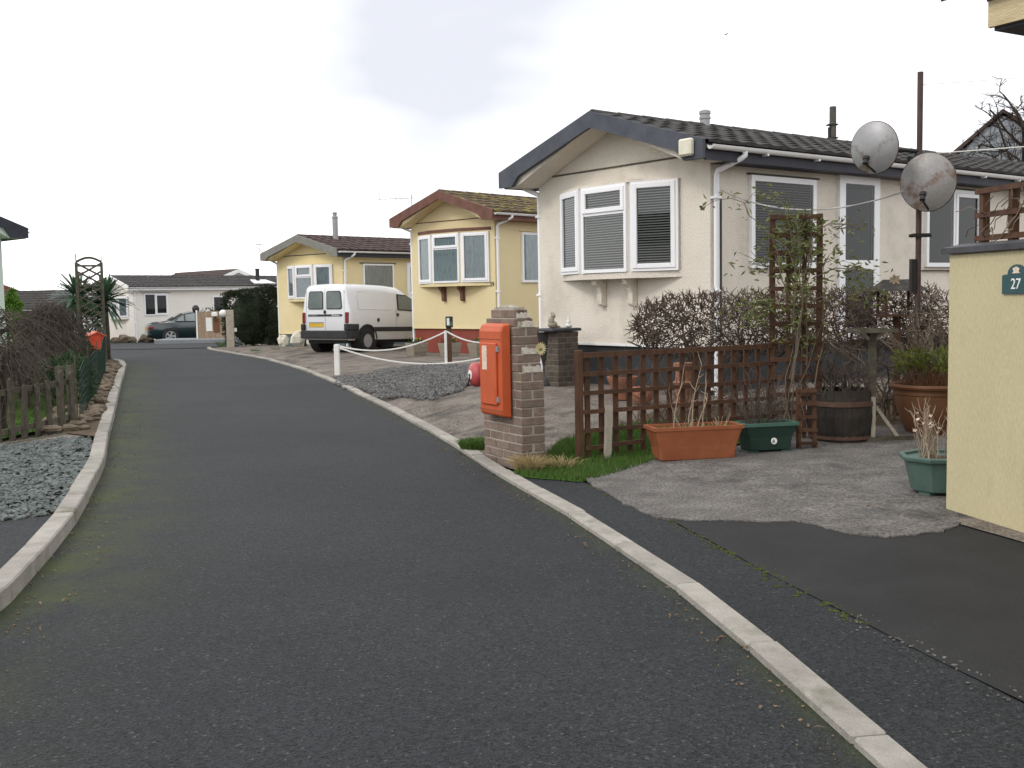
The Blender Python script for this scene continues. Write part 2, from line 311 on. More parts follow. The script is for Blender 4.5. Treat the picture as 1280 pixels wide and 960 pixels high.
# ------------------------------------------------------------------ terrain
def lerp(tab, x):
    if x <= tab[0][0]: return tab[0][1]
    for (a, p), (b, q) in zip(tab, tab[1:]):
        if x <= b: return p + (q - p) * (x - a) / (b - a)
    return tab[-1][1]
def sstep(x): x = max(0, min(1, x)); return x * x * (3 - 2 * x)
XR = [(-4, 1.62), (1, 1.36), (3.12, 1.07), (4, .95), (5.01, .79), (6.74, .39), (8.48, -.11), (10.82, -.70), (14.18, -1.69), (18.46, -3.02), (22.57, -4.43), (26.97, -6.19), (29.5, -7.45), (31.5, -8.5), (33.3, -9.35), (34.6, -9.75)]
XL = [(-4, -1.95), (2, -2.1), (4.91, -2.39), (6.16, -2.66), (6.96, -2.86), (9.14, -3.5), (11.32, -4.26), (17.6, -6.41), (22, -7.9), (24.5, -8.75), (26.0, -9.35), (27.1, -10.0)]
def xr(y): return lerp(XR, y)
def xl(y): return lerp(XL, y)
AMP = [(0, .004), (8.5, .02), (9.5, .03), (14, .23), (18, .19), (25, .1), (31, .1), (35, .04), (40, 0)]
def T(x, y):
    q = max(0, y - 33); z = -.024 * q * q / (q + 2) if q else 0
    z = max(z, -.6)
    if y < 42 and x > xr(y): z += lerp(AMP, y) * sstep((x - xr(y)) * .9 / 1.9)
    if y < 40:
        e = xl(y) if y < 27 else -10 - (y - 27) * .8
        if x < e: z += .05 * sstep((e - x) / .12)
    return z
def frange(a, b, s):
    while a < b + 1e-6: yield a; a += s
gx = list(frange(-300, -40, 20)) + list(frange(-36, -22, 2)) + list(frange(-20, 20, .4)) + list(frange(22, 40, 2)) + list(frange(50, 300, 20))
gy = list(frange(-40, -8, 4)) + list(frange(-6, 60, .4)) + list(frange(62, 80, 2)) + list(frange(90, 700, 30))
b = MB()
for y in gy:
    for x in gx: b.v.append((x, y, T(x, y) - .004))
nx = len(gx)
# below the road and the kerbs the bare ground drops a little so that it never cuts them
for i, (x, y, z) in enumerate(b.v):
    if -5 < y < 34 and xl(y) - .6 < x < xr(y) + .35: b.v[i] = (x, y, z - .09)
b.f = [(j * nx + i, j * nx + i + 1, (j + 1) * nx + i + 1, (j + 1) * nx + i) for j in range(len(gy) - 1) for i in range(nx - 1)]
b.m = [0] * len(b.f)
struct(b.build('ground', M_['ground'], smooth=True, normals=False))
def sheet(name, poly, dz, m, step=.4, edge=.0):
    bm = bmesh.new(); f = bm.faces.new([bm.verts.new((x, y, 0)) for x, y in poly])
    f.normal_update()
    if f.normal.z < 0: f.normal_flip()
    bmesh.ops.triangulate(bm, faces=bm.faces[:], ngon_method='EAR_CLIP')
    xs = [p[0] for p in poly]; ys = [p[1] for p in poly]
    for ax, lo, hi in ((0, min(xs), max(xs)), (1, min(ys), max(ys))):
        for k in frange(math.floor(lo / step) * step + step, hi, step):
            co = [0, 0, 0]; no = [0, 0, 0]; co[ax] = k; no[ax] = 1
            bmesh.ops.bisect_plane(bm, geom=bm.verts[:] + bm.edges[:] + bm.faces[:], plane_co=co, plane_no=no)
    bmesh.ops.recalc_face_normals(bm, faces=bm.faces)
    if edge:
        r = bmesh.ops.extrude_edge_only(bm, edges=[e for e in bm.edges if e.is_boundary])
        low = {v for v in r['geom'] if isinstance(v, bmesh.types.BMVert)}
    else: low = set()
    for v in bm.verts: v.co.z = T(v.co.x, v.co.y) + dz - (edge if v in low else 0)
    me = bpy.data.meshes.new(name); bm.to_mesh(me); bm.free(); me.materials.append(m)
    if me.polygons and sum(p.normal.z for p in me.polygons) < 0: me.flip_normals()
    o = bpy.data.objects.new(name, me); COL.objects.link(o); return o
def inside(p, poly):
    x, y = p; c = False
    for (a, b_), (d, e) in zip(poly, poly[1:] + poly[:1]):
        if (b_ > y) != (e > y) and x < (d - a) * (y - b_) / (e - b_) + a: c = not c
    return c
def scatter(poly, n):
    xs = [p[0] for p in poly]; ys = [p[1] for p in poly]; out = []
    while len(out) < n:
        p = (random.uniform(min(xs), max(xs)), random.uniform(min(ys), max(ys)))
        if inside(p, poly): out.append(p)
    return out
def wob(poly, step=.25, amp=.03):
    out = []
    for (a, b_), (d, e) in zip(poly, poly[1:] + poly[:1]):
        L = math.hypot(d - a, e - b_); k = max(1, int(L / step))
        for i in range(k):
            t = i / k; out.append((a + (d - a) * t + random.uniform(-amp, amp), b_ + (e - b_) * t + random.uniform(-amp, amp)))
    return out

# ------------------------------------------------------------------ road
def tarmac(name, moss):
    m = bpy.data.materials.new(name); m.use_nodes = True; nt = m.node_tree; n = nt.nodes; l = nt.links; b = n['Principled BSDF']
    b.inputs['Roughness'].default_value = .74; b.inputs['Specular IOR Level'].default_value = .3
    tc = n.new('ShaderNodeTexCoord')
    def noise(s_, d, r=.6):
        q = n.new('ShaderNodeTexNoise'); q.inputs['Scale'].default_value = s_; q.inputs['Detail'].default_value = d; q.inputs['Roughness'].default_value = r; l.new(tc.outputs['Object'], q.inputs['Vector']); return q.outputs[0]
    def rng(o, a, c, lo=0., hi=1.):
        q = n.new('ShaderNodeMapRange'); q.inputs[1].default_value = a; q.inputs[2].default_value = c; q.inputs[3].default_value = lo; q.inputs[4].default_value = hi; l.new(o, q.inputs[0]); return q.outputs[0]
    def mix(f, a, c, mode='MIX'):
        q = n.new('ShaderNodeMix'); q.data_type = 'RGBA'; q.blend_type = mode
        if isinstance(f, float): q.inputs[0].default_value = f
        else: l.new(f, q.inputs[0])
        for i, x in ((6, a), (7, c)):
            if isinstance(x, tuple): q.inputs[i].default_value = (*x, 1)
            else: l.new(x, q.inputs[i])
        return q.outputs[2]
    col = mix(rng(noise(.4, 7, .65), .36, .64), (.009, .0108, .0128), (.0165, .0186, .0206))
    vo = n.new('ShaderNodeTexVoronoi'); vo.inputs['Scale'].default_value = 105; l.new(tc.outputs['Object'], vo.inputs['Vector'])
    sp = n.new('ShaderNodeSeparateColor'); l.new(vo.outputs['Color'], sp.inputs[0])
    col = mix(1.0, col, rng(sp.outputs[0], 0, 1, .25, 2.1), 'MULTIPLY')
    col = mix(rng(sp.outputs[1], .978, .99), col, (.075, .073, .07))
    col = mix(rng(noise(1.3, 4), .6, .72), col, (.014, .0145, .0145))
    at = n.new('ShaderNodeAttribute'); at.attribute_name = 'moss'
    mu = n.new('ShaderNodeMath'); mu.operation = 'MULTIPLY'; l.new(at.outputs['Fac'], mu.inputs[0]); l.new(rng(noise(2.2, 8, .72), .38, .6), mu.inputs[1])
    col = mix(mu.outputs[0], col, (.036, .047, .01))
    l.new(col, b.inputs['Base Color'])
    bu = n.new('ShaderNodeBump'); bu.inputs['Strength'].default_value = .9; bu.inputs['Distance'].default_value = .006; l.new(vo.outputs['Distance'], bu.inputs['Height']); l.new(bu.outputs[0], b.inputs['Normal'])
    return m
M_['tarmac'] = tarmac('tarmac', True)
b = MB(); att = []; NA = 40
ys = list(frange(-4, 34.6, .2))
for y in ys:
    a, c = xl(min(y, 27.1)) - .1 - (max(0, y - 27.1) * 1.2), xr(y) + .1
    for i in range(NA + 1):
        x = a + (c - a) * i / NA; b.v.append((x, y, T(min(max(x, a + .2), c - .2), y) * (y > 33)))
        dl = x - a; dr = c - x
        att.append(min(1, max(0, 1.15 * math.exp(-(dl / .62) ** 2) * (1 if 5 < y < 26 else .45), .8 * math.exp(-(max(0, dr - .1) / .07) ** 2))))
b.f = [(j * (NA + 1) + i, j * (NA + 1) + i + 1, (j + 1) * (NA + 1) + i + 1, (j + 1) * (NA + 1) + i) for j in range(len(ys) - 1) for i in range(NA)]; b.m = [0] * len(b.f)
road = struct(b.build('road', M_['tarmac'], smooth=True, normals=False))
ca = road.data.attributes.new('moss', 'FLOAT', 'POINT'); ca.data.foreach_set('value', att)
struct(sheet('road_junction', [(-10.1, 27.2), (-14, 29.5), (-24, 32), (-60, 34), (-60, 50), (-24, 51.8), (-20.5, 52.6), (-12, 53), (-8.5, 48), (-9.7, 40), (-9.85, 34.7), (-14, 34.6), (-16.5, 32)], .012, M_['tarmac'], .8))
def walk(tab, step):
    pts = [Vector((x, y)) for y, x in tab]; out = [pts[0].copy()]; i = 0; cur = pts[0].copy()
    while i < len(pts) - 1:
        d = (pts[i + 1] - cur).length
        need = (cur - out[-1]).length
        if (pts[i + 1] - out[-1]).length < step: i += 1; cur = pts[i].copy(); continue
        lo, hi = 0., 1.
        for _ in range(30):
            m_ = (lo + hi) / 2
            if (cur.lerp(pts[i + 1], m_) - out[-1]).length < step: lo = m_
            else: hi = m_
        cur = cur.lerp(pts[i + 1], hi); out.append(cur.copy())
    return out
def kerbs(tab, side, top, wid):
    kb = MB(); h = .2
    kb.prism([(0, 0, -h), (.909, 0, -h), (.909, 0, 0), (0, 0, 0)], (0, side * wid, 0))
    me = kb.mesh('kerb_stone', M_['kerb'], bevel=.009)
    pts = walk(tab, .915)
    for p, q in zip(pts, pts[1:]):
        a = math.atan2(q.y - p.y, q.x - p.x)
        inst('kerb_stone', me, road, (p.x, p.y, T((p.x + q.x) / 2 - side * .0, p.y) * (p.y > 33) + top + random.uniform(-.005, .005)), (random.uniform(-.012, .012), random.uniform(-.004, .004), a + random.uniform(-.006, .006)))
kerbs(XR, -1, .034, .12)
kerbs(XL, 1, .098, .128)
# tarmac, concrete, beds and lawns as sheets over the ground
vr = [(xr(y) + .09, y) for y in frange(-4, 8.2, .4)]
sv = sheet('tarmac_verge', vr + [(-.02, 8.45), (.45, 8.3), (.75, 7.4), (1.0, 6.5), (1.42, 4.67), (1.75, 3.4), (2.1, 1), (2.3, -4)], .018, M_['tarmac'])
struct(sv)
struct(sheet('tarmac_driveway', wob([(.93, 6.8), (1.0, 6.5), (1.42, 4.67), (1.75, 3.4), (2.1, 1), (2.3, -4), (9, -4), (9, 7.4), (2.2, 7.4)], .5, .012), .022, M_['tarmac_new']))
APRON = wob([(.52, 8.2), (.62, 7.75), (.72, 7.25), (.87, 6.72), (1.1, 6.58), (1.35, 6.53), (1.75, 6.44), (1.83, 6.25), (1.93, 6.08), (2.08, 6.0), (2.27, 6.02), (2.45, 6.1), (2.62, 6.25), (2.7, 6.4), (3.2, 6.6), (5.5, 7.2), (5.5, 10.9), (3.2, 10.4), (2.2, 9.7), (1.25, 9.15), (.95, 8.75)], .07, .02)
struct(sheet('concrete_apron', APRON, .03, M_['apron'], .3, .016))
struct(sheet('slab_strip', [(2.62, 6.25), (2.75, 6.62), (3.1, 5.2), (2.95, 5.2)], .030, M_['ground']))
LAWN_R = [(-.02, 8.42), (.2, 8.25), (.5, 8.05), (.72, 8.25), (1.05, 8.72), (1.3, 9.15), (2.1, 9.75), (2.6, 10.4), (2.6, 11.2), (1.2, 10.9), (.45, 10.2), (.3, 9.5), (.22, 9.1)]
struct(sheet('lawn', wob(LAWN_R, .15, .02), .026, M_['lawn'], .3))
BED_R = [(2.1, 9.75), (3.4, 10.4), (5.5, 10.9), (9, 13), (8, 15), (4, 12.6), (1.6, 11.9), (1.2, 11.0), (2.6, 11.1)]
struct(sheet('planting_bed', BED_R, .020, M_['soil']))
LAWN_L = [(-5.25, 10.75), (-5.05, 12.3), (-6.5, 16.5), (-8.3, 21.5), (-9.7, 25.5), (-10.6, 27), (-14, 29), (-24, 31), (-24, 10.75)]
struct(sheet('lawn_garden', LAWN_L, .03, M_['lawn'], .5))
BED_L = [(-4.75, 11.3), (xl(10.9) - .12, 10.9)] + [(xl(y) - .1, y) for y in frange(11.3, 26.8, 1.2)] + [(-10.3, 27), (-9.7, 25.3), (-8.3, 21.5), (-6.5, 16.5), (-5.05, 12.3)]
struct(sheet('soil_bed', BED_L, .042, M_['soil'], .3))
SLATE = [(-5.2, 9.7), (-5.0, 10.35), (-4.55, 11.0), (-4.3, 10.9)] + [(xl(y) - .13, y) for y in (10.4, 9.6, 8.8, 8.0, 7.3)] + [(-3.0, 6.95), (-3.3, 6.72), (-5.2, 6.5)]
struct(sheet('slate_bed', SLATE, .012, M_['soil'], .3))
struct(sheet('tarmac_corner', [(xl(y) - .1, y) for y in frange(-4, 7.0, .5)] + [(-3.05, 6.9), (-3.3, 6.7), (-5.2, 6.5), (-9, 6), (-9, -4)], .016, M_['tarmac']))
struct(sheet('path', [(-5.2, 10.3), (-4.5, 11.55), (-4.32, 11.25), (-5.1, 9.9)], .03, M_['ground']))
GRAV = [(-3.35, 19.9), (-2.7, 17.6), (-1.95, 15.5), (-1.1, 14.4), (-.5, 15.0), (-.45, 18), (-.6, 20.4), (-1.5, 20.4), (-2.4, 20.3)]
def chips(name, poly, n, s, flat, m, lift, label):
    b = MB()
    for x, y in scatter(poly, n):
        k = s * random.uniform(.5, 1.3); M = T3(x, y, T(x, y) + lift + random.uniform(0, .012)) @ Matrix.Rotation(random.uniform(0, 6.3), 4, 'Z') @ Matrix.Rotation(random.gauss(0, .35), 4, 'X') @ Matrix.Rotation(random.gauss(0, .3), 4, 'Y')
        a, c, h = k, k * random.uniform(.45, .9), k * flat
        v = [(a * math.cos(t) * random.uniform(.7, 1), c * math.sin(t) * random.uniform(.7, 1)) for t in (0, 1.3, 2.5, 3.7, 5)]
        b.add([(p, q, -h) for p, q in v] + [(p * .85, q * .85, h) for p, q in v], [(5, 6, 7, 8, 9)] + [(i, (i + 1) % 5, 5 + (i + 1) % 5, 5 + i) for i in range(5)], M)
    return stuff(b.build(name, m, normals=False), label, 'gravel')
chips('slate_chippings', SLATE, 7500, .038, .12, M_['slate'], .02, 'grey green slate chippings in the bed beside the left kerb')
chips('gravel', wob(GRAV, .35, .22), 7500, .028, .5, M_['gravel'], .012, 'grey gravel strip under the white rope in front of the yellow home')
def blades(name, poly, n, h, m, label, dz=.02, lean=.35, w=.006):
    b = MB()
    for x, y in scatter(poly, n):
        k = h * random.uniform(.5, 1.25); a = random.uniform(0, 6.3); ln = random.gauss(0, lean) * k; a2 = random.uniform(0, 6.3)
        z = T(x, y) + dz; dx, dy = math.cos(a) * w * random.uniform(.6, 1.4), math.sin(a) * w
        b.add([(x - dx, y - dy, z), (x + dx, y + dy, z), (x + math.cos(a2) * ln, y + math.sin(a2) * ln, z + k)], [(0, 1, 2)])
    return stuff(b.build(name, m, normals=False), label, 'grass')
blades('grass', LAWN_R, 16000, .055, M_['grass'], 'short green grass under the brown lattice fence')
blades('grass', [(-5.2, 11), (-5.1, 12.3), (-6.5, 16.5), (-8.3, 21.5), (-9.5, 24.5), (-13, 24.5), (-8.5, 14)], 26000, .075, M_['grass'], 'green lawn grass behind the grey picket fence', w=.009)
# mossy seam and litter along the tarmac edges
b = MB()
for k in range(230):
    t = random.random() ** 1.5 * .8; y = 7.9 - 4.3 * t; x = lerp([(3.4, 1.76), (4.67, 1.42), (6.5, 1.0), (7.4, .76), (8.2, .52)], y) + random.gauss(0, .03)
    b.ball((x, y, T(x, y) + .019), random.uniform(.005, .022), random.uniform(.006, .026), random.uniform(.002, .006), 6, 4, .2)
stuff(b.build('moss', M_['moss'], smooth=True, normals=False), 'line of moss along the seam between the two tarmac surfaces', 'moss')
b = MB()
for k in range(90):
    y = random.uniform(3.0, 4.6); x = lerp([(3, 1.86), (3.4, 1.76), (4.67, 1.42)], y) + random.gauss(0, .05)
    b.ball((x, y, T(x, y) + .022), random.uniform(.002, .009), None, random.uniform(.002, .006), 6, 4, .3)
stuff(b.build('grit', M_['apron'], normals=False), 'pale loose grit along the tarmac seam', 'grit')
# ------------------------------------------------------------------ mobile homes
def tile_mesh(w, d):
    b = MB(); k = 6; vs = []
    for r, (v, up) in enumerate(((-.012, .0), (-.012, .03), (d + .03, .008))):
        for i in range(k + 1):
            u = w * i / k; vs.append((u - w / 2, v, up + (.022 * (.5 - .5 * math.cos(2 * math.pi * i / k)) if r else 0)))
    b.add(vs, [(r * (k + 1) + i, r * (k + 1) + i + 1, (r + 1) * (k + 1) + i + 1, (r + 1) * (k + 1) + i) for r in range(2) for i in range(k)])
    return b
GABLE = Matrix(((0, 1, 0, 0), (-1, 0, 0, 0), (0, 0, 1, 0), (0, 0, 0, 1)))     # local x = viewer's right, y = inward
def window(parent, M, w, h, cells, inner, name='window', fr='upvc', bar=.045, blindm='blind', backing=True, dep=.05, glass='glass'):
    """cells: (x0, z0, x1, z1, opening)"""
    f = MB(M)
    f.box(0, -dep, 0, bar, 0, h); f.box(w - bar, -dep, 0, w, 0, h); f.box(bar, -dep, 0, w - bar, 0, bar); f.box(bar, -dep, h - bar, w - bar, 0, h)
    xs = sorted({c[0] for c in cells if c[0] > 0}); zs = {(c[1], c[0], c[2]) for c in cells if c[1] > 0}
    for x in xs: f.box(x - bar * .5, -dep + .003, bar, x + bar * .5, 0, h - bar)
    for z, x0, x1 in zs: f.box(x0 + bar * (1 if x0 == 0 else .5), -dep + .006, z - bar * .5, x1 - bar * (1 if x1 >= w - .001 else .5), 0, z + bar * .5)
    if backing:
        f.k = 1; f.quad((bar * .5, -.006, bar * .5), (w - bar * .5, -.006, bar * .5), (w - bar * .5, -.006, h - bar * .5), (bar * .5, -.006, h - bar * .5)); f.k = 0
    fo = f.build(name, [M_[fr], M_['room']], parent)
    for x0, z0, x1, z1, op in cells:
        a, c = (bar if x0 == 0 else bar * .5), (bar if x1 >= w - .001 else bar * .5)
        e, g = (bar if z0 == 0 else bar * .5), (bar if z1 >= h - .001 else bar * .5)
        X0, X1, Z0, Z1 = x0 + a, x1 - c, z0 + e, z1 - g
        if op:
            s = MB(M); t = .05; Y0, Y1 = -dep - .014, -.03
            e_ = .012
            s.box(X0 - e_, Y0, Z0 - e_, X0 + t, Y1, Z1 + e_); s.box(X1 - t, Y0, Z0 - e_, X1 + e_, Y1, Z1 + e_)
            s.box(X0 + t, Y0, Z0 - e_, X1 - t, Y1, Z0 + t); s.box(X0 + t, Y0, Z1 - t, X1 - t, Y1, Z1 + e_)
            s.build('sash', M_[fr], fo, bevel=.006); X0 += t; X1 -= t; Z0 += t; Z1 -= t
        p = MB(M); p.quad((X0, -.035, Z0), (X1, -.035, Z0), (X1, -.035, Z1), (X0, -.035, Z1)); p.build('pane', M_[glass], fo, normals=False)
        if inner == 'blind':
            q = MB(M); z = Z0 + .01
            while z < Z1 - .01:
                q.quad((X0, -.026, z), (X1, -.026, z), (X1, -.016, z + .0125), (X0, -.016, z + .0125)); z += .032
            q.build('blind', M_[blindm], fo, normals=False)
        elif inner in ('net', 'netg'):
            q = MB(M); k = 40; vs = []
            for i in range(k + 1):
                x = X0 + (X1 - X0) * i / k; yy = -.018 + .008 * math.sin(i * 1.9 + 3 * math.sin(i * .35))
                vs += [(x, yy, Z0), (x, yy, Z1)]
            q.add(vs, [(2 * i, 2 * i + 2, 2 * i + 3, 2 * i + 1) for i in range(k)]); q.build('curtain', M_[inner], fo, smooth=True, normals=False)
    return fo
def casement(w, h, top=None):
    if top: return [(0, 0, w, h - top, False), (0, h - top, w, h, True)]
    return [(0, 0, w, h, True)]
def bay(parent, ts, prot, z0, z1, wallm, inner, sill=.08, trim=None, brk=None, gapm=None, left_plain=True):
    """bow window on the gable: ts = four stations along local +y, from the far end to the near one"""
    P = [(0, ts[0]), (-prot, ts[1]), (-prot, ts[2]), (0, ts[3])]
    body = MB(); out = [(x - .03 * (x < 0), y + (.03 if i < 2 else -.03)) for i, (x, y) in enumerate(P)]
    body.prism([(x, y, z0 - sill) for x, y in out], (0, 0, sill))
    body.prism([(x, y, z1) for x, y in out], (0, 0, .035))
    for (x, y) in P[1:3]: body.box(x - .004, y - .035, z0, x + .05, y + .035, z1)
    bo = body.build('bay_window', wallm, parent)
    if trim:
        t = MB(); o2 = [(x - .05 * (x < 0), y + (.05 if i < 2 else -.05)) for i, (x, y) in enumerate(P)]
        t.prism([(x, y, z1 + .036) for x, y in o2], (0, 0, .07)); t.build('bay_trim', trim, bo)
    for i in range(3):
        a, c = Vector((*P[i], 0)), Vector((*P[i + 1], 0)); d = (c - a); w = d.length; d.normalize()
        inw = Vector((-d.y, d.x, 0))
        if inw.x < 0: inw = -inw
        M = Matrix(((d.x, inw.x, 0, a.x), (d.y, inw.y, 0, a.y), (0, 0, 1, z0), (0, 0, 0, 1)))
        g = .03 if i == 1 else .02
        M = M @ T3(g, 0, .004)
        window(bo, M, w - 2 * g, z1 - z0 - .008, casement(w - 2 * g, z1 - z0, .36 if i == 1 else None), inner, 'frame')
    if brk:
        for y in (ts[1] - .2, ts[2] + .13):
            k = MB(); zt = z0 - sill
            k.prism([(0, y, zt), (-.2, y, zt), (-.2, y, zt - .07), (-.13, y, zt - .11), (-.1, y, zt - .19), (-.1, y, zt - .33), (-.07, y, zt - .36), (0, y, zt - .36)], (0, .09, 0))
            k.build('bracket', brk, parent, bevel=.008)
    return bo
def home(label, loc, a_side, w, L, zg, zd, ze, zp, wallm, skirtm, bargem, fasciam, tilem, ov=.3, oh=.45, ztrim=None, tiles='stuff', group='single-storey mobile homes', pipes=True):
    h = thing('mobile_home', label, 'mobile home', loc, RD(90 - a_side), group)
    sl = (zp - ze) / (w / 2 + ov); zt = lambda y: zp - abs(y - w / 2) * sl
    b = MB(); d = .11
    b.prism([(0, 0, zd), (0, w, zd), (0, w, zt(w) - d), (0, w / 2, zp - d), (0, 0, zt(0) - d)], (L, 0, 0)); b.build('wall', wallm, h)
    b = MB(); b.box(.03, .03, zg, L - .03, w - .03, zd - .002); b.build('skirt', skirtm, h)
    b = MB(); b.box(-.018, -.018, zd - .012, L + .018, w + .018, zd + .02); b.build('drip_rail', M_['upvcO'] if tiles == 'each' else wallm, h)
    if ztrim:
        b = MB(); b.box(-.012, .02, ztrim, .02, w - .02, ztrim + .022); b.build('gable_trim', fasciam if tiles != 'each' else M_['oldwood'], h)
    # roof deck: slabs over the length and the gable overhang
    b = MB(); th = .07
    b.prism([(-oh, -ov, ze - .02), (-oh, w / 2, zp - .02), (-oh, w + ov, ze - .02), (-oh, w + ov, ze - .02 - th), (-oh, w / 2, zp - .02 - th), (-oh, -ov, ze - .02 - th)], (L + oh + .1, 0, 0))
    roof = b.build('roof', tilem, h)
    # soffit under the gable overhang
    b = MB()
    b.prism([(-oh + .045, -ov + .05, ze - .1), (-oh + .045, w / 2, zp - .1), (-oh + .045, w + ov - .05, ze - .1), (-oh + .045, w + ov - .05, ze - .2), (-oh + .045, w + .005, ze - .2), (-oh + .045, w / 2, zp - .125), (-oh + .045, -.005, ze - .2), (-oh + .045, -ov + .05, ze - .2)], (oh - .05, 0, 0)); b.build('soffit', wallm, h)
    for s in (0, 1):
        f = (lambda y: y) if not s else (lambda y: w - y)
        b = MB(); x0 = -oh - .03; hb = .2
        b.prism([(x0, f(-ov - .02), ze + .02), (x0, f(-ov - .02), ze - .2), (x0, f(-.02), ze - .2), (x0, f(.12), zt(.12) - hb + .01), (x0, f(w / 2), zp - hb + .02), (x0, f(w / 2), zp + .03)], (.045, 0, 0))
        b.build('bargeboard', bargem, h)
        # fascia and gutter on the long sides
        b = MB(); b.box(-oh + .05, *sorted((f(-ov + .03), f(-ov + .005)))[:1], ze - .21, L, sorted((f(-ov + .03), f(-ov + .005)))[1], ze - .03)
        y0, y1 = sorted((f(-ov + .03), f(.0))); b.box(.0, y0, ze - .205, L, y1, ze - .19)
        b.build('fascia', fasciam, h)
        b = MB(); r = .052; yc = -ov - .05; arc = [(yc + r * math.cos(t), ze - .045 + r * math.sin(t)) for t in [math.pi + math.pi * k / 6 for k in range(7)]]
        arc2 = [(yc + (r - .008) * math.cos(t), ze - .045 + (r - .008) * math.sin(t)) for t in [2 * math.pi - math.pi * k / 6 for k in range(7)]]
        b.prism([(-oh + .06, f(y), z) for y, z in arc + arc2], (L + oh - .06, 0, 0))
        if tiles == 'each':
            x = .6
            while x < L: b.box(x, *sorted((f(yc - .03), f(yc + .06)))[:1], ze - .115, x + .03, sorted((f(yc - .03), f(yc + .06)))[1], ze - .092); x += 1.0
        g = b.build('gutter', M_['upvcO'], h, smooth=40)
        if pipes:
            b = MB(); xo = .22 if not s else -.1; xw = .05
            b.tube([(xo, f(yc), ze - .08), (xo, f(yc), ze - .13), (xo - .02 if not s else xo + .02, f(yc + .03), ze - .16), (xw, f(-.075), ze - .29), (xw, f(-.055), ze - .34), (xw, f(-.055), zg + .02)], .034, 10)
            for z in (ze - .62, (ze + zg) / 2 - .1, zg + .35): b.box(xw - .05, *sorted((f(-.095), f(0)))[:1], z, xw + .05, sorted((f(-.095), f(0)))[1], z + .03)
            b.build('downpipe', M_['upvc'], h, smooth=50)
    # tiles
    sle = math.hypot(w / 2 + ov, zp - ze); ang = math.atan2(zp - ze, w / 2 + ov)
    tw, td = .3, .335; rows = int(sle / td) + 1; td = (sle + .02) / rows; cols = int((L + oh + .05) / tw)
    tb = tile_mesh(tw, td); me = tb.mesh('roof_tile', tilem, smooth=35, normals=False) if tiles == 'each' else None
    for s in (0, 1):
        base = MB()
        for r in range(rows):
            for c in range(cols):
                v = -.02 + r * td; u = -oh + .03 + (c + .5) * tw
                ca, sa = math.cos(ang), math.sin(ang)
                if not s: M = Matrix(((1, 0, 0, u), (0, ca, -sa, -ov - .02 + v * ca), (0, sa, ca, ze - .01 + v * sa), (0, 0, 0, 1)))
                else: M = Matrix(((-1, 0, 0, u), (0, -ca, sa, w + ov + .02 - v * ca), (0, sa, ca, ze - .01 + v * sa), (0, 0, 0, 1)))
                M = M @ RX(random.uniform(-.012, .012)) @ T3(0, 0, random.uniform(0, .004))
                if me and not s: inst('roof_tile', me, roof, M=M)
                else: base.add(tb.v, tb.f, M)
        if base.v: stuff(base.build('roof_tiles', tilem, roof, smooth=35, normals=False))
    b = MB(); x = -oh + .02
    while x < L:
        b.tube([(x, w / 2, zp - .015), (x + .44, w / 2, zp - .015)], [.075, .068], 10); x += .45
    b.build('ridge_tile', tilem, roof, smooth=40)
    return h
def side(x, z): return T3(x, 0, z)
# ---- the beige home on the right
hw = home('beige roughcast mobile home with slate blue bargeboards and white bow window', (2.42, 13.1, 0), 52.4, 3.25, 10.5, -.1, .765, 3.18, 3.76, M_['wallW'], M_['skirtD'], M_['bargeW'], M_['fasciaD'], M_['tileD'], ztrim=3.1, tiles='each')
bay(hw, (2.73, 2.04, 1.12, .48), .25, 1.72, 2.85, M_['wallW'], 'blind', brk=M_['wallW'])
window(hw, side(.70, 1.73), 1.3, 1.15, [(0, 0, 1.3, 1.15, False)], 'blind', bar=.07, blindm='blindD', glass='glassS')
b = MB(); b.box(.66, -.05, 2.885, 2.06, 0, 2.905); b.build('window_lintel', M_['oldwood'], hw)
d = window(hw, side(2.5, .8), .92, 2.2, [(0, 0, .92, .98, False), (0, .98, .92, 2.2, False)], 'dark', 'door', bar=.13, glass='glassS')
b = MB(); b.box(.18, -.012, .12, .74, -.009, 2.0, M=side(2.5, .8)); b.build('door_curtain', M_['roomg'], d)
window(hw, side(4.6, 1.76), 1.5, 1.15, [(0, 0, .75, 1.15, False), (.75, 0, 1.5, 1.15, True)], 'dark', bar=.06, glass='glassS')
b = MB(); b.box(4.54, -.05, 2.915, 6.16, 0, 2.935); b.box(4.54, -.04, 1.70, 6.16, 0, 1.715); b.build('window_lintel', M_['oldwood'], hw)
b = MB(); b.box(-.56, -.2, 3.02, -.48, -.0, 3.22); b.build('alarm_box', M_['cream'], hw, bevel=.02)
b = MB(); b.lathe([(.07, 0), (.07, .17), (.082, .17), (.082, .2), (.07, .2), (.07, .24), (.082, .24), (.082, .28), (.04, .3)], 14, T3(1.7, 1.62, 3.7)); b.build('roof_vent', M_['alu'], hw, smooth=40)
b = MB(); b.tube([(.14, -.05, 2.62), (.14, -.035, 2.5), (.145, -.03, .9)], .009, 5); b.tube([(.165, -.03, 2.58), (.165, -.028, .9)], .007, 5); b.build('wall_cable', M_['cableD'], hw)
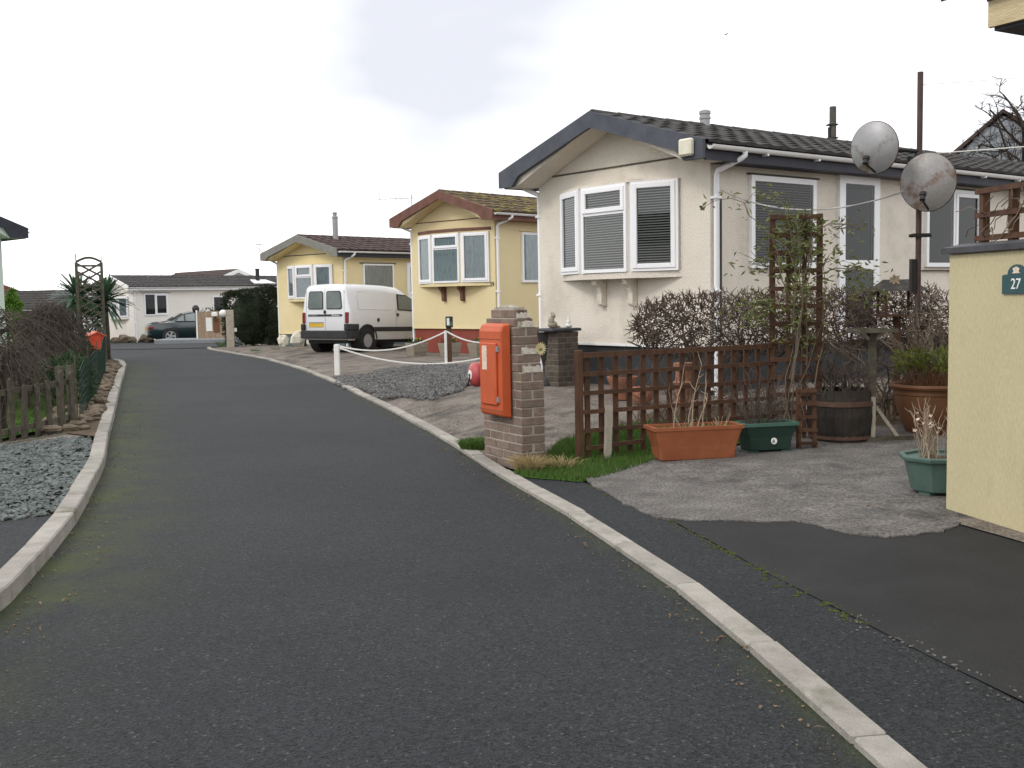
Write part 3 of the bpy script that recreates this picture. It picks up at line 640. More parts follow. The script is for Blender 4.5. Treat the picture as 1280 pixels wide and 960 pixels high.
# ---- yellow home with maroon trim
h2 = home('yellow mobile home with maroon bargeboards and base and a mossy roof', (-.348, 25.4, 0), 43.2, 2.9, 9, -.1, .70, 3.42, 3.98, M_['wallY'], M_['skirtR'], M_['bargeR'], M_['bargeR'], M_['tileM'], ov=.32, oh=.4, ztrim=3.3)
bay(h2, (2.61, 1.86, .88, .15), .25, 1.8, 2.98, M_['wallY'], 'netg', trim=M_['bargeR'], brk=M_['bargeR'])
window(h2, side(.91, 1.78), 1.1, 1.2, [(0, 0, 1.1, 1.2, False)], 'netg', bar=.06)
b = MB(); b.box(.84, -.05, 3.0, 2.1, 0, 3.02); b.build('window_lintel', M_['wallY'], h2)
text('house_number', '39', .15, GABLE @ T3(-.1, -.012, 1.74), M_['letter'], h2)
# ---- pale yellow home with grey trim
h3 = home('pale yellow mobile home with grey bargeboards and a tall flue behind the white van', (-4.856, 31.5, 0), 42, 3.15, 9, -.15, .44, 2.89, 3.36, M_['wallY3'], M_['skirtB'], M_['bargeG'], M_['fasciaD'], M_['tileB'], ov=.25, oh=.4, ztrim=2.8)
bay(h3, (2.58, 1.9, 1.02, .42), .25, 1.5, 2.5, M_['wallY3'], 'netg')
window(h3, side(.75, 1.2), 1.2, 1.3, [(0, 0, 1.2, 1.3, False)], 'net', bar=.05)
b = MB(); b.box(.65, -.05, 2.505, 2.05, 0, 2.53); b.build('window_lintel', M_['oldwood'], h3)
window(h3, side(2.5, .5), .85, 2.05, [(0, 0, .85, 1.0, False), (0, 1.0, .85, 2.05, False)], 'net', 'door', bar=.12)
b = MB(); b.lathe([(.085, 3.0), (.085, 4.02), (.1, 4.03), (.1, 4.06), (.06, 4.1), (.06, 4.16), (.1, 4.17), (.03, 4.22)], 12, T3(.75, 1.2, -.12)); b.build('flue', M_['alu'], h3, smooth=40)
# ---- long white home at the end of the road
h4 = home('long white mobile home across the end of the road with a green car outside', (-18.606, 53.5, 0), 43, 3.0, 20, -1.1, -.35, 2.32, 2.86, M_['wallH4'], M_['skirtD'], M_['upvcO'], M_['upvcO'], M_['tileH4'], ov=.28, oh=.4)
window(h4, side(.55, .86), 1.3, 1.1, [(0, 0, .6, 1.1, False), (.6, 0, 1.3, 1.1, True)], 'dark', bar=.06, glass='glassS')
window(h4, side(4.4, .7), .9, 1.1, [(0, 0, .9, 1.1, False)], 'dark', bar=.07, glass='glassS')
b = MB(); b.box(.4, -.05, 1.98, 2.0, 0, 2.0); b.build('window_lintel', M_['oldwood'], h4)
bay(h4, (2.5, 1.9, 1.1, .5), .25, .78, 1.82, M_['wallH4'], 'netg')
b = MB(); b.lathe([(.11, 2.4), (.11, 3.3), (.13, 3.3), (.13, 3.36)], 10, T3(7.6, .55, -.1)); b.build('flue', M_['black'], h4, smooth=40)
b = MB(); b.prism([(7.0, .0, 2.4), (8.4, .0, 2.4), (8.2, .7, 2.62), (7.2, .7, 2.62)], (0, -.03, .05)); b.build('flue_flashing', M_['upvc'], h4)
# ---- another home behind it
h5 = home('brown roofed mobile home showing above the ridge of the long white home', (-15.2, 66.5, 0), -42, 3.6, 8, -1, .0, 2.6, 3.4, M_['upvcO'], M_['skirtD'], M_['upvcO'], M_['fasciaD'], M_['tileB'], pipes=False)
h6 = home('low white mobile home with a dark banded roof behind the left garden', (-19.6, 51.8, 0), -88, 3.8, 10, -1, -.2, 1.32, 2.1, M_['upvcO'], M_['skirtD'], M_['upvcO'], M_['fasciaD'], M_['tileD'], pipes=False)
h7 = home('small yellow gabled home far off at the left behind the lime conifer', (-24.5, 54, 0), -25, 2.4, 8, -1, 0, 2.15, 2.72, M_['wallY'], M_['skirtD'], M_['bargeR'], M_['bargeR'], M_['tileB'], ov=.12, pipes=False)
h8 = home('pale green mobile home with dark tiled eaves at the left edge of the garden', (-11.2, 24.0, 0), -47, 3.4, 9, -.1, .5, 3.12, 3.95, M_['wallG'], M_['skirtD'], M_['fasciaD'], M_['fasciaD'], M_['tileD'], ov=.38, oh=.45, pipes=False)
# unseen homes on the near left, added for the bow windows to reflect
home('unseen white mobile home left of the road, added for window reflections', (-7.8, 2.5, 0), -60, 3.3, 9, -.1, .6, 3.1, 3.7, M_['wallH4'], M_['skirtD'], M_['bargeG'], M_['fasciaD'], M_['tileD'], pipes=False)
0 and home('cream mobile home beside the road behind the camera', (-6.5, -7.5, 0), -60, 3.3, 9, -.1, .6, 3.1, 3.7, M_['wallY3'], M_['skirtD'], M_['bargeG'], M_['fasciaD'], M_['tileD'], pipes=False)
# ------------------------------------------------------------------ brick pier with the fire cabinet
def pier_bricks(root, blocks, bm_, mortar, L=.215, W_=.1025, h=.065, j=.01, lab='brick'):
    """blocks: (x0, y0, x1, y1, z0, courses). Bricks laid round each block, running bond, on a mortar core"""
    me = {}
    core = MB(); n = 0
    for x0, y0, x1, y1, z0, nc in blocks:
        core.box(x0 + .006, y0 + .006, z0, x1 - .006, y1 - .006, z0 + nc * (h + j) - .001)
        for k in range(nc):
            z = z0 + k * (h + j) + j / 2
            for sd_ in range(4):
                a = (x1 - x0) if sd_ % 2 == 0 else (y1 - y0)
                # alternate which side owns the corner
                own = (k + sd_) % 2 == 0
                s0, s1 = (0, a) if own else (W_ + j, a - W_ - j)
                if s1 - s0 < .04: continue
                segs = []; p = s0
                if own or (s1 - s0) > .3:
                    nb = max(1, round((s1 - s0) / (L + j)))
                else: nb = max(1, round((s1 - s0) / (.12)))
                bl = (s1 - s0 - (nb - 1) * j) / nb
                for i in range(nb):
                    ln = round(bl, 3); key = ln
                    if key not in me:
                        q = MB(); q.box(0, 0, 0, ln, W_, h); me[key] = q.mesh(lab, bm_, bevel=.004)
                    u = p; p += bl + j; jo = random.uniform(-.003, .003)
                    if sd_ == 0: M = T3(x0 + u, y0 + jo, z)
                    elif sd_ == 1: M = T3(x1 + jo, y0 + u, z) @ RZ(math.pi / 2)
                    elif sd_ == 2: M = T3(x1 - u, y1 + jo, z) @ RZ(math.pi)
                    else: M = T3(x0 + jo, y1 - u, z) @ RZ(-math.pi / 2)
                    inst(lab, me[key], root, M=M)
    core.build('mortar', mortar, root)
PA = RD(60)   # local +x runs along the face over the road's edge, away from the camera to the left
# local frame: x = along the road face, away; y = from the road face inwards is -y ... road face normal is +y
pc = (.075, 8.93)
pr = thing('brick_pier', 'stepped brown brick pier at the edge of the road carrying the orange cabinet', 'brick pier', (pc[0], pc[1], T(.1, 9) + .0), RD(120))
# x: away along the road; y: towards the road side (left of travel) -> the road face is y = 0, the body lies at y < 0
pier_bricks(pr, [(0, -.225, .66, 0, -.03, 11), (.045, -.225, .66, -.0, .795, 2), (.09, -.225, .66, -.0, .945, 3), (.13, -.2, .615, -.02, 1.17, 1), (.17, -.175, .57, -.045, 1.245, 1)], M_['brick'], M_['mortar'])
def capwedge(x0, x1, y0, y1, z, h):
    b = MB(); k = 6
    for i in range(k):
        t0, t1 = i / k, (i + 1) / k; ya, yb = y0 + (y1 - y0) * t0, y0 + (y1 - y0) * t1
        hh = h * random.uniform(.85, 1.1); o = random.uniform(0, .01)
        b.prism([(x0 - o, ya, z), (x1, ya, z), (x1, ya, z + hh), (x0 + (x1 - x0) * .45, ya, z + hh * .7)], (0, yb - ya, 0))
    return b.build('mortar_cap', M_['cap'], pr)
capwedge(.002, .05, -.205, -.04, .795, .055); capwedge(.047, .095, -.2, -.06, .945, .055)
capwedge(.092, .14, -.2, -.05, 1.17, .055); capwedge(.132, .18, -.18, -.06, 1.245, .05)
b = MB(); b.box(.2, -.16, 1.318, .54, -.06, 1.335); b.ball((.37, -.11, 1.325), .16, .05, .03, 12, 6, .15); b.build('mortar_cap', M_['cap'], pr)
pz = pr.location.z
cb = thing('fire_cabinet', 'orange fire point cabinet with a faded notice mounted on the brick pier', 'fire cabinet', pr.location + RZ(RD(120)) @ Vector((.315, .01, .405)), RD(120)); cb.scale = (.86, 1, .97)
def xzp(poly, y0, y1): return [(x, y0, z) for x, z in poly], (0, y1 - y0, 0)
b = MB(); b.prism([(-.205, 0, 0), (-.205, .09, .02), (-.205, .1, .05), (-.205, .1, .755), (-.205, .075, .812), (-.205, 0, .825)], (.44, 0, 0)); b.build('cabinet_body', M_['orange'], cb, bevel=.012)
b = MB(); b.box(-.14, .1, .115, .175, .122, .655); d = b.build('cabinet_door', M_['orange'], cb, bevel=.007)
b = MB(); b.prism([(.03, .1225, .42), (.125, .1225, .42), (.125, .1225, .63), (.03, .1225, .63)], (0, .002, 0)); b.build('notice', M_['paper'], d)
for z in (.6, .16):
    b = MB(); b.box(-.172, .1, z - .02, -.15, .118, z + .03); b.tube([(-.161, .118, z - .015), (-.161, .118, z + .025)], .008, 8); b.build('hinge', M_['alu'], cb)
b = MB(); b.box(-.207, .1015, .685, .237, .1035, .69); b.box(-.207, .0975, .062, .237, .1035, .068); b.build('cabinet_groove', M_['terraD'], cb)
bl = thing('fire_bell', 'faded red round fire gong on the brick pier beside the orange cabinet', 'fire bell', pr.location + RZ(RD(120)) @ Vector((.655, .01, .75)), RD(113)); bl.scale = (1, .72, 1)
b = MB(); b.lathe([(.09, 0), (.108, .01), (.108, .09), (.1, .125), (.075, .15), (.045, .16), (.0001, .163)], 28, RX(-math.pi / 2)); b.build('gong', M_['bell'], bl, smooth=40)
b = MB(); b.lathe([(.045, .158), (.045, .162), (.0001, .168)], 20, RX(-math.pi / 2)); bd = b.build('badge', M_['lampwhite'], bl, smooth=30)
b = MB(); b.box(-.02, .166, -.014, .02, .169, .01); b.build('badge_emblem', M_['sign'], bd)
b = MB(); b.tube([(-.0, .16, -.02), (-.02, .2, -.07), (-.02, .205, -.075)], [.012, .012, .016], 8); b.ball((-.02, .205, -.08), .018); b.build('handle', M_['black'], bl, smooth=True)
b = MB(); b.box(-.1, -.03, -.02, -.02, .03, .015); b.build('bell_bracket', M_['black'], bl)
# straw flower on the ledge
fl = thing('flower_ornament', 'pale yellow straw flower ornament stuck on the side ledge of the brick pier', 'ornament', pr.location + RZ(RD(120)) @ Vector((.07, -.232, .985)), RD(120) )
b = MB()
for k in range(16):
    a = 2 * math.pi * k / 16; b.leaf((0, 0, 0), (-.25, math.cos(a), math.sin(a)), .062, .026, (1, 0, 0))
b.build('petals', M_['flower'], fl, normals=False); b = MB(); b.ball((-.008, 0, 0), .014, .016, .016); b.build('flower_centre', M_['dry'], fl, smooth=True)
# ------------------------------------------------------------------ second pier with slab near the beige home
z0 = T(.7, 14.6)
p2 = thing('brick_stand', 'dark brick stand with a black slab top by the beige home corner', 'brick stand', (.62, 14.35, z0), RD(37.6))
pier_bricks(p2, [(0, 0, .36, .30, -.02, 10)], M_['brickD'], M_['mortarD'])
b = MB(); b.box(-.12, -.03, .735, .40, .42, .775); b.build('slab', M_['coping'], p2, bevel=.01)
q = thing('iron_pedestal', 'black iron pedestal under the slab between the two brick piers', 'pedestal', (.47, 14.62, z0), RD(37.6))
b = MB(); b.lathe([(.13, 0), (.13, .03), (.06, .1), (.045, .25), (.08, .4), (.1, .6), (.12, .7), (.12, .72)], 12); b.build('iron_column', M_['iron'], q, smooth=50)
def figure(name, label, loc, m, blobs):
    b = MB()
    for c, r in blobs: b.ball(c, *r, n=10, m=8, jit=.04)
    return tag(b.build(name, m, loc=loc, rz=RD(30), smooth=True), label, 'ornament')
zt_ = z0 + .775
figure('cat_ornament', 'small grey stone cat ornament sitting on the black slab', (.56, 14.5, zt_), M_['stonepl'], [((0, 0, .05), (.075, .05, .05)), ((-.02, 0, .1), (.045, .04, .06)), ((.01, 0, .165), (.035, .032, .032)), ((-.005, .018, .2), (.01, .008, .018)), ((.025, .018, .2), (.01, .008, .018)), ((.09, .02, .02), (.05, .015, .015))])
figure('gnome_ornament', 'small white pointed ornament on the black slab nearer the beige wall', (.78, 14.62, zt_), M_['white'], [((0, 0, .03), (.055, .04, .03)), ((0, 0, .08), (.03, .025, .035)), ((0, 0, .13), (.012, .012, .05))])

# ------------------------------------------------------------------ vehicles
def loft(b, st, close=True):
    """st: list of (x, [(y, z) half section from the bottom centre out and up to the top centre])"""
    n = None; vs = []
    for x, half in st:
        if callable(x): pass
        ring = [(x, y, z) for y, z in half] + [(x, -y, z) for y, z in reversed(half[1:-1])]
        n = len(ring); vs += ring
    k = len(st)
    fs = [(i * n + j, i * n + (j + 1) % n, (i + 1) * n + (j + 1) % n, (i + 1) * n + j) for i in range(k - 1) for j in range(n)]
    fs += [tuple(range(n - 1, -1, -1)), tuple((k - 1) * n + j for j in range(n))]
    return b.add(vs, fs)
def wheel(parent, loc, r, w, hub='steel', rimr=None):
    wo = MB(); rr = rimr or r * .62
    M = T3(*loc) @ RX(math.pi / 2)
    wo.lathe([(rr, -w / 2), (r - .025, -w / 2), (r, -w / 2 + .03), (r, w / 2 - .03), (r - .025, w / 2), (rr, w / 2), (rr - .005, w / 2 - .04), (rr - .005, -w / 2 + .04)], 28, M)
    if hub != 'steel':
        for s in (-1, 1): wo.lathe([(rr, s * (w / 2 - .03)), (.0001, s * (w / 2 - .03))], 24, M)
    t = wo.build('wheel', M_['tyre'], parent, smooth=45)
    q = MB()
    for s in (-1, 1):
        if hub == 'steel':
            q.lathe([(rr - .003, s * (w / 2 - .012)), (rr - .02, s * (w / 2 - .012)), (rr - .03, s * (w / 2 - .03)), (rr * .55, s * (w / 2 - .018)), (rr * .42, s * (w / 2 - .032)), (.0001, s * (w / 2 - .03))], 24, M)
        else:
            q.lathe([(rr - .003, s * (w / 2 - .006)), (rr - .03, s * (w / 2 - .006)), (rr - .03, s * (w / 2 - .028))], 24, M) if 0 else q.tube([M @ Vector(((rr - .02) * math.cos(t), (rr - .02) * math.sin(t), s * (w / 2 - .015))) for t in [2 * math.pi * i / 24 for i in range(25)]], .018, 5)
            for k in range(5):
                a = 2 * math.pi * k / 5; q.prism([(r_ * math.cos(a + d), r_ * math.sin(a + d), s * (w / 2 - .012)) for r_, d in ((.03, -1), (rr - .01, -.25), (rr - .01, .25), (.03, 1))], (0, 0, -s * .012), M)
            q.lathe([(.05, s * (w / 2 - .008)), (.0001, s * (w / 2 - .004))], 12, M)
    q.build('rim', M_['rim'], t, smooth=40)
    return t
vn = thing('van', 'small white panel van parked nose away between the two yellow mobile homes', 'van', (-3.74, 29.2, T(-4.0, 28.6)), RD(58))
vb = thing_body = None
def vs_(w0, wb, wr, zb, zt): # half section
    return [(0, zb), (w0 * .9, zb), (w0, zb + .08), (wb, .62), (wb, .95), (wb - .03, 1.12), (wr + .045, zt - .22), (wr, zt - .09), (wr - .07, zt - .02), (wr * .5, zt), (0, zt + .012)]
b = MB()
loft(b, [(-2.0, vs_(.76, .80, .64, .36, 1.70)), (-1.965, vs_(.80, .84, .68, .30, 1.765)), (-1.86, vs_(.83, .86, .71, .28, 1.795)), (-1.2, vs_(.84, .865, .73, .28, 1.81)), (-.4, vs_(.84, .865, .73, .28, 1.80)), (.2, vs_(.84, .865, .72, .28, 1.76)), (.55, vs_(.84, .865, .69, .28, 1.66)), (.85, vs_(.84, .86, .64, .28, 1.48)), (1.15, vs_(.84, .86, .62, .28, 1.24)), (1.3, vs_(.83, .85, .62, .28, 1.14)), (1.7, vs_(.81, .83, .58, .28, 1.02)), (1.95, vs_(.74, .77, .5, .3, .92)), (2.06, vs_(.62, .66, .42, .36, .84))])
body = b.build('body', M_['van'], vn, smooth=38)
TILT = RY(RD(1.6))
# rear: the plane of the doors leans forward from (x=-2.0, z=.36) to (-1.99, 1.7)
def rear(y, z, o=0): return (-2.001 - o + .0 * z, y, z)
for s in (1, -1):
    b = MB(); pts = [(.06, 1.12), (.56, 1.12), (.60, 1.17), (.565, 1.56), (.52, 1.61), (.1, 1.61), (.06, 1.57)]
    b.prism([rear(s * y, z, .002) for y, z in pts], (-.012, 0, 0)); w_ = b.build('rear_window', M_['black'], body)
    b = MB(); c = (.33, 1.365); b.prism([rear(s * (c[0] + (y - c[0]) * .92), c[1] + (z - c[1]) * .92, .0145) for y, z in pts], (-.003, 0, 0)); b.build('pane', M_['vglass'], w_)
    b = MB(); b.box(-2.03, *sorted((s * .70, s * .815))[:1], .74, -1.9, sorted((s * .70, s * .815))[1], 1.04); b.build('tail_lamp', M_['redlens'], vn, bevel=.02)
b = MB(); b.box(-2.004, -.006, .5, -1.99, .006, 1.66); b.build('door_gap', M_['dseam'], body)
for s in (1, -1):
    b = MB(); b.box(-2.004, *sorted((s * .665, s * .672))[:1], .5, -1.99, sorted((s * .665, s * .672))[1], 1.62); b.build('door_gap', M_['dseam'], body)
b = MB(); b.box(-2.016, -.6, .93, -1.99, .6, .985); st_ = b.build('trim_strip', M_['bumper'], vn, bevel=.005)
REAR = Matrix(((0, 1, 0, -2.017), (-1, 0, 0, 0), (0, 0, 1, 0), (0, 0, 0, 1)))
text('lettering', 'CITROEN', .062, REAR @ T3(-.42, 0, .957), M_['rim'], st_, sx=1.1)
text('lettering', 'Berlingo', .072, REAR @ T3(.38, 0, .957), M_['lampwhite'], st_, sx=1.1)
b = MB(); b.box(-2.045, -.03, 1.0, -1.99, .03, 1.09); b.build('door_handle', M_['black'], vn, bevel=.01)
b = MB(); b.box(-2.012, .06, .64, -1.99, .58, .75); b.build('number_plate', M_['plate'], vn); 
b = MB(); b.box(-2.02, .06, .752, -1.99, .58, .78); b.build('plate_lamp', M_['dseam'], vn)
b = MB(); b.prism([(-2.12, -.78, .36), (-1.5, -.885, .36), (-1.5, -.885, .66), (-1.86, -.885, .74), (-2.0, -.84, .72), (-2.0, -.72, .72), (-2.02, -.68, .55), (-2.12, -.66, .54)], (0, .0, 0)) if 0 else None
b.prism([(-2.11, -.80, .33), (-2.11, .80, .33), (-1.95, .875, .33), (-1.62, .882, .33), (-1.62, -.882, .33), (-1.95, -.875, .33)], (0, 0, .22))
for s in (1, -1):
    b.prism([(-2.08, s * .70, .55), (-2.08, s * .82, .55), (-1.95, s * .877, .55), (-1.63, s * .884, .55), (-1.63, s * .8, .55), (-2.0, s * .70, .55)], (0, 0, .18))
b.build('rear_bumper', M_['bumper'], vn, bevel=.025)
for s in (1, -1):
    # black side moulding, dirty sill, door seams, pressed panel, side window
    yb = s * .866
    def sp(pts, o0, o1): return [(x, s * (.866 + o0), z) for x, z in pts], (0, s * (o1 - o0), 0)
    b = MB(); b.prism(*sp([(-1.0, .52), (.98, .52), (.98, .64), (-1.02, .64)], -.01, .02)); b.build('side_moulding', M_['bumper'], vn, bevel=.01)
    b = MB(); b.prism(*sp([(-.98, .30), (.92, .30), (.98, .515), (-1.0, .515)], -.05, .006)); b.build('sill', M_['vanlow'], vn)
    b = MB(); b.prism(*sp([(-.035, .64), (-.028, .64), (-.028, 1.12), (-.035, 1.12)], -.01, .003))
    b.build('door_gap', M_['dseam'], body)
    # window on the sloping upper side: interpolate half width between belt and roof
    def us(x, z, o): 
        t = (z - 1.12) / (1.58 - 1.12); return (x, s * (.835 - .07 * t + o), z)
    b = MB(); pts = [(.06, 1.11), (1.14, 1.07), (1.1, 1.17), (.78, 1.42), (.5, 1.54), (.1, 1.56)]
    b.prism([us(x, z, .004) for x, z in pts], (0, s * .012, 0)); w_ = b.build('side_window', M_['black'], vn)
    c = (.55, 1.3); b = MB(); b.prism([us(c[0] + (x - c[0]) * .9, c[1] + (z - c[1]) * .88, .0175) for x, z in pts], (0, s * .003, 0)); b.build('pane', M_['vglass'], w_)
    b = MB(); P = [(-1.62, 1.12), (-.25, 1.12), (-.22, 1.2), (-.28, 1.54), (-.4, 1.58), (-1.5, 1.62), (-1.62, 1.58)]
    P3 = [us(x, z, .002) for x, z in P]
    b.tube(P3 + [P3[0]], .009, 5); b.build('pressed_panel', M_['van'], body, smooth=True)
    b = MB(); b.box(-.0, *sorted((s * .85, s * .895))[:1], .93, .07, sorted((s * .85, s * .895))[1], 1.02); b.build('door_handle', M_['black'], vn, bevel=.01)
    if s < 0:
        b = MB(); b.lathe([(.055, 0), (.055, .012), (.0001, .014)], 16, T3(-.82, -.862, .83) @ RX(math.pi / 2)); b.build('fuel_cap', M_['black'], vn)
    b = MB(); b.box(1.0, *sorted((s * .82, s * 1.0))[:1], 1.05, 1.16, sorted((s * .82, s * 1.0))[1], 1.22); b.build('mirror', M_['black'], vn, bevel=.03)
    for x in (-1.3, 1.35):
        b = MB(); b.lathe([(.385, -.3), (.385, .0)], 26, T3(x, s * .845 if s > 0 else -.845 - .0, .31) @ RX(math.pi / 2 * (1 if s < 0 else -1)) @ T3(0, 0, .026)); b.build('wheel_arch', M_['black'], vn)
        if x < 0: 
            q = MB(); A = [(x + .41 * math.cos(t), .31 + .41 * math.sin(t)) for t in [math.pi * k / 12 for k in range(13)]]; B = [(x + .37 * math.cos(t), .31 + .37 * math.sin(t)) for t in [math.pi - math.pi * k / 12 for k in range(13)]]
            q.prism(*sp(A + B, -.02, .025)); q.build('arch_trim', M_['bumper'], vn)
        wheel(vn, (x, s * .815, .31), .31, .185, 'steel', .195)
b = MB(); b.box(-1.9, -.7, .2, 1.8, .7, .31); b.build('underbody', M_['black'], vn)
for o in vn.children:
    if not (o.name.startswith('wheel') and 'arch' not in o.name): o.rotation_euler = (0, RD(1.6), 0)
vn.scale = (.95, .95, .945)
car = thing('saloon_car', 'dark green saloon car parked against the long white home, half hidden by the timber fence', 'car', (-14.75, 51.2, T(-15.5, 51)), RD(24))
def cs(w0, wb, wr, zb, zbelt, zt): return [(0, zb), (w0 * .92, zb), (w0, zb + .1), (wb, .5), (wb, .72), (wb - .05, zbelt), (wr + .06 if zt > zbelt + .1 else wb - .12, (zbelt + zt) / 2 if zt > zbelt + .1 else zbelt + .01), (wr, zt - .03), (wr * .6, zt), (0, zt + .008)]
b = MB()
loft(b, [(-2.4, cs(.6, .66, .5, .36, .74, .78)), (-2.33, cs(.74, .8, .62, .28, .86, .9)), (-2.1, cs(.82, .88, .66, .22, .92, .96)), (-1.6, cs(.84, .9, .66, .2, .95, 1.0)), (-1.35, cs(.84, .9, .64, .2, .95, 1.06)), (-.85, cs(.84, .9, .58, .2, .95, 1.36)), (-.5, cs(.84, .9, .56, .2, .95, 1.43)), (0, cs(.84, .9, .56, .2, .95, 1.45)), (.4, cs(.84, .9, .56, .2, .94, 1.41)), (.75, cs(.84, .9, .58, .2, .93, 1.22)), (1.05, cs(.84, .9, .62, .2, .91, .98)), (1.7, cs(.83, .89, .62, .2, .84, .9)), (2.2, cs(.78, .83, .55, .24, .72, .76)), (2.42, cs(.6, .64, .4, .3, .6, .63))])
body = b.build('body', M_['green_car'], car, smooth=40)
for s in (1, -1):
    def us2(x, z, o): t = (z - .96) / .42; return (x, s * (.855 - .255 * t + o), z)
    b = MB(); pts = [(-1.2, 1.0), (.85, .98), (.45, 1.34), (-.3, 1.4), (-.75, 1.32), (-1.1, 1.12)]
    b.prism([us2(x, z, .012) for x, z in pts], (0, s * .01, 0)); w_ = b.build('side_windows', M_['iron'], car)
    for pp in ([(-1.14, 1.02), (-.78, 1.01), (-.78, 1.29), (-1.06, 1.13)], [(-.72, 1.01), (-.02, 1.0), (-.02, 1.36), (-.3, 1.37), (-.72, 1.3)], [(.04, 1.0), (.78, 1.0), (.42, 1.31), (.04, 1.36)]):
        b = MB(); b.prism([us2(x, z, .023) for x, z in pp], (0, s * .004, 0)); b.build('pane', M_['vglass'], w_)
    b = MB(); b.box(-2.37, *sorted((s * .5, s * .86))[:1], .66, -2.1, sorted((s * .5, s * .86))[1], .8); b.build('tail_lamp', M_['redlens'], car, bevel=.04)
    for x in (-1.42, 1.45):
        b = MB(); b.lathe([(.37, -.3), (.37, 0)], 24, T3(x, s * .882, .33) @ RX(math.pi / 2 * (1 if s < 0 else -1)) @ T3(0, 0, .02)); b.build('wheel_arch', M_['black'], car)
        wheel(car, (x, s * .832, .33), .33, .21, 'alloy', .235)
b = MB(); b.prism([(-1.38, -.54, 1.06), (-1.38, .54, 1.06), (-.83, .5, 1.375), (-.83, -.5, 1.375)], (-.012, 0, .012)); b.build('rear_window', M_['vglass'], car)
b = MB(); b.box(-2.42, -.84, .34, -2.2, .84, .52); b.build('rear_bumper', M_['green_car'], car, bevel=.05)
b = MB(); b.box(-2.435, -.8, .53, -2.25, .85, .55); b.build('bumper_chrome', M_['chrome'], car, bevel=.005)
b = MB(); b.box(-2.43, -.26, .6, -2.34, .26, .72); b.build('number_plate', M_['plate'], car)
# ------------------------------------------------------------------ number 27: garden wall, sign, trellis, eaves
WD = Vector((.15, -.69, 0)).normalized(); WA = math.atan2(WD.y, WD.x)
gw = thing('garden_wall', 'cream rendered garden wall with a dark coping at the right edge', 'wall', (2.715, 6.72, 0), WA)
b = MB(); b.box(0, 0, -.1, 4.5, .2, 1.64); b.build('wall_face', M_['gwall'], gw, bevel=.012)
b = MB(); b.prism([(-.03, -.03, 1.64), (-.03, .23, 1.64), (-.03, .23, 1.675), (-.03, .1, 1.70), (-.03, -.03, 1.675)], (4.55, 0, 0)); b.build('coping', M_['coping'], gw)
WFACE = Matrix(((1, 0, 0, 0), (0, 1, 0, 0), (0, 0, 1, 0), (0, 0, 0, 1)))
sg = thing('house_sign', 'small dark green arched sign reading 27 on the cream garden wall', 'house sign', Vector((2.715, 6.72, 1.465)) + WD * .645, WA)
b = MB(); b.prism([(-.12, 0, -.075), (.12, 0, -.075), (.12, 0, .03), (.09, 0, .035)] + [(.075 * math.cos(t), 0, .035 + .055 * math.sin(t)) for t in [math.pi * k / 8 for k in range(9)]] + [(-.09, 0, .035), (-.12, 0, .03)], (0, -.012, 0)); b.build('sign_plate', M_['sign'], sg)
text('numerals', '27', .085, T3(0, -.0135, -.022), M_['signtxt'], sg)
b = MB(); b.prism([(-.035, -.0125, .04), (.035, -.0125, .04), (.02, -.0125, .052), (.03, -.0125, .066), (0, -.0125, .078), (-.03, -.0125, .066), (-.02, -.0125, .052)], (0, -.001, 0)); b.build('sign_emblem', M_['paper'], sg)
wt = thing('wall_trellis', 'brown square trellis panel with bare vine stems on top of the cream garden wall', 'trellis', Vector((2.80, 6.69, 1.70)), WA)
def slat(parent, p, q, w, h, m='fence', name='slat'):
    b = MB(); b.beam(p, q, w, h); return b.build(name, M_[m], parent)
for k in range(8): slat(wt, (.05 + .27 * k, .1, .0), (.05 + .27 * k, .1, .32), .036, .05)
for z in (.03, .17, .315): slat(wt, (0, .08, z), (2.1, .08, z), .03, .032)
b = MB()
for k in range(26):
    p = Vector((random.uniform(0, .75), .06, random.uniform(0, .2))); pts = [p.copy()]; d = Vector((random.uniform(-.3, 1), random.uniform(-.3, .1), random.uniform(.0, .8)))
    for i in range(4): p = p + d.normalized() * random.uniform(.03, .08); d += Vector((random.gauss(0, .5), random.gauss(0, .2), random.gauss(0, .4))); pts.append(p.copy())
    b.tube(pts, .0035, 3)
v_ = tag(b.build('bare_vine', M_['cane'], loc=wt.location, rz=WA), 'thin bare vine stems winding through the trellis on the cream wall', 'vine')
A27 = Vector((.5, -.86, 0)).normalized(); B27 = Vector((.86, .5, 0)).normalized()
hs = thing('house', 'cream house at the right edge whose roof corner shows at the top of the photo', 'house', (2.83, 6.5, 0), math.atan2(A27.y, A27.x))
b = MB(); b.box(.45, .45, -.1, 6, 5.4, 2.9); b.build('wall', M_['gwall'], hs)
b = MB(); b.prism([(0, 0, 3.18), (0, 2.9, 4.1), (0, 5.8, 3.18), (0, 5.8, 3.1), (0, 2.9, 4.0), (0, 0, 3.1)], (6.5, 0, 0)); b.build('roof', M_['tileD'], hs)
b = MB(); b.box(.01, .0, 2.95, 6.5, .03, 3.115); b.prism([(.0, 0.03, 2.95), (0, .03, 3.12), (0, 2.9, 4.03), (0, 2.9, 3.85)], (.03, 0, 0)); b.prism([(.0, 5.8, 2.95), (0, 5.8, 3.12), (0, 2.9, 4.03), (0, 2.9, 3.85)], (.03, 0, 0)); b.build('bargeboard', M_['barge27'], hs)
b = MB(); b.box(.031, .031, 2.93, 6.45, .45, 2.955); b.box(.031, .45, 2.93, .45, 5.75, 2.955); b.build('soffit', M_['fasciaD'], hs)
b = MB(); b.box(-.01, -.05, 3.115, 6.5, .0, 3.19); b.build('gutter', M_['fasciaD'], hs)
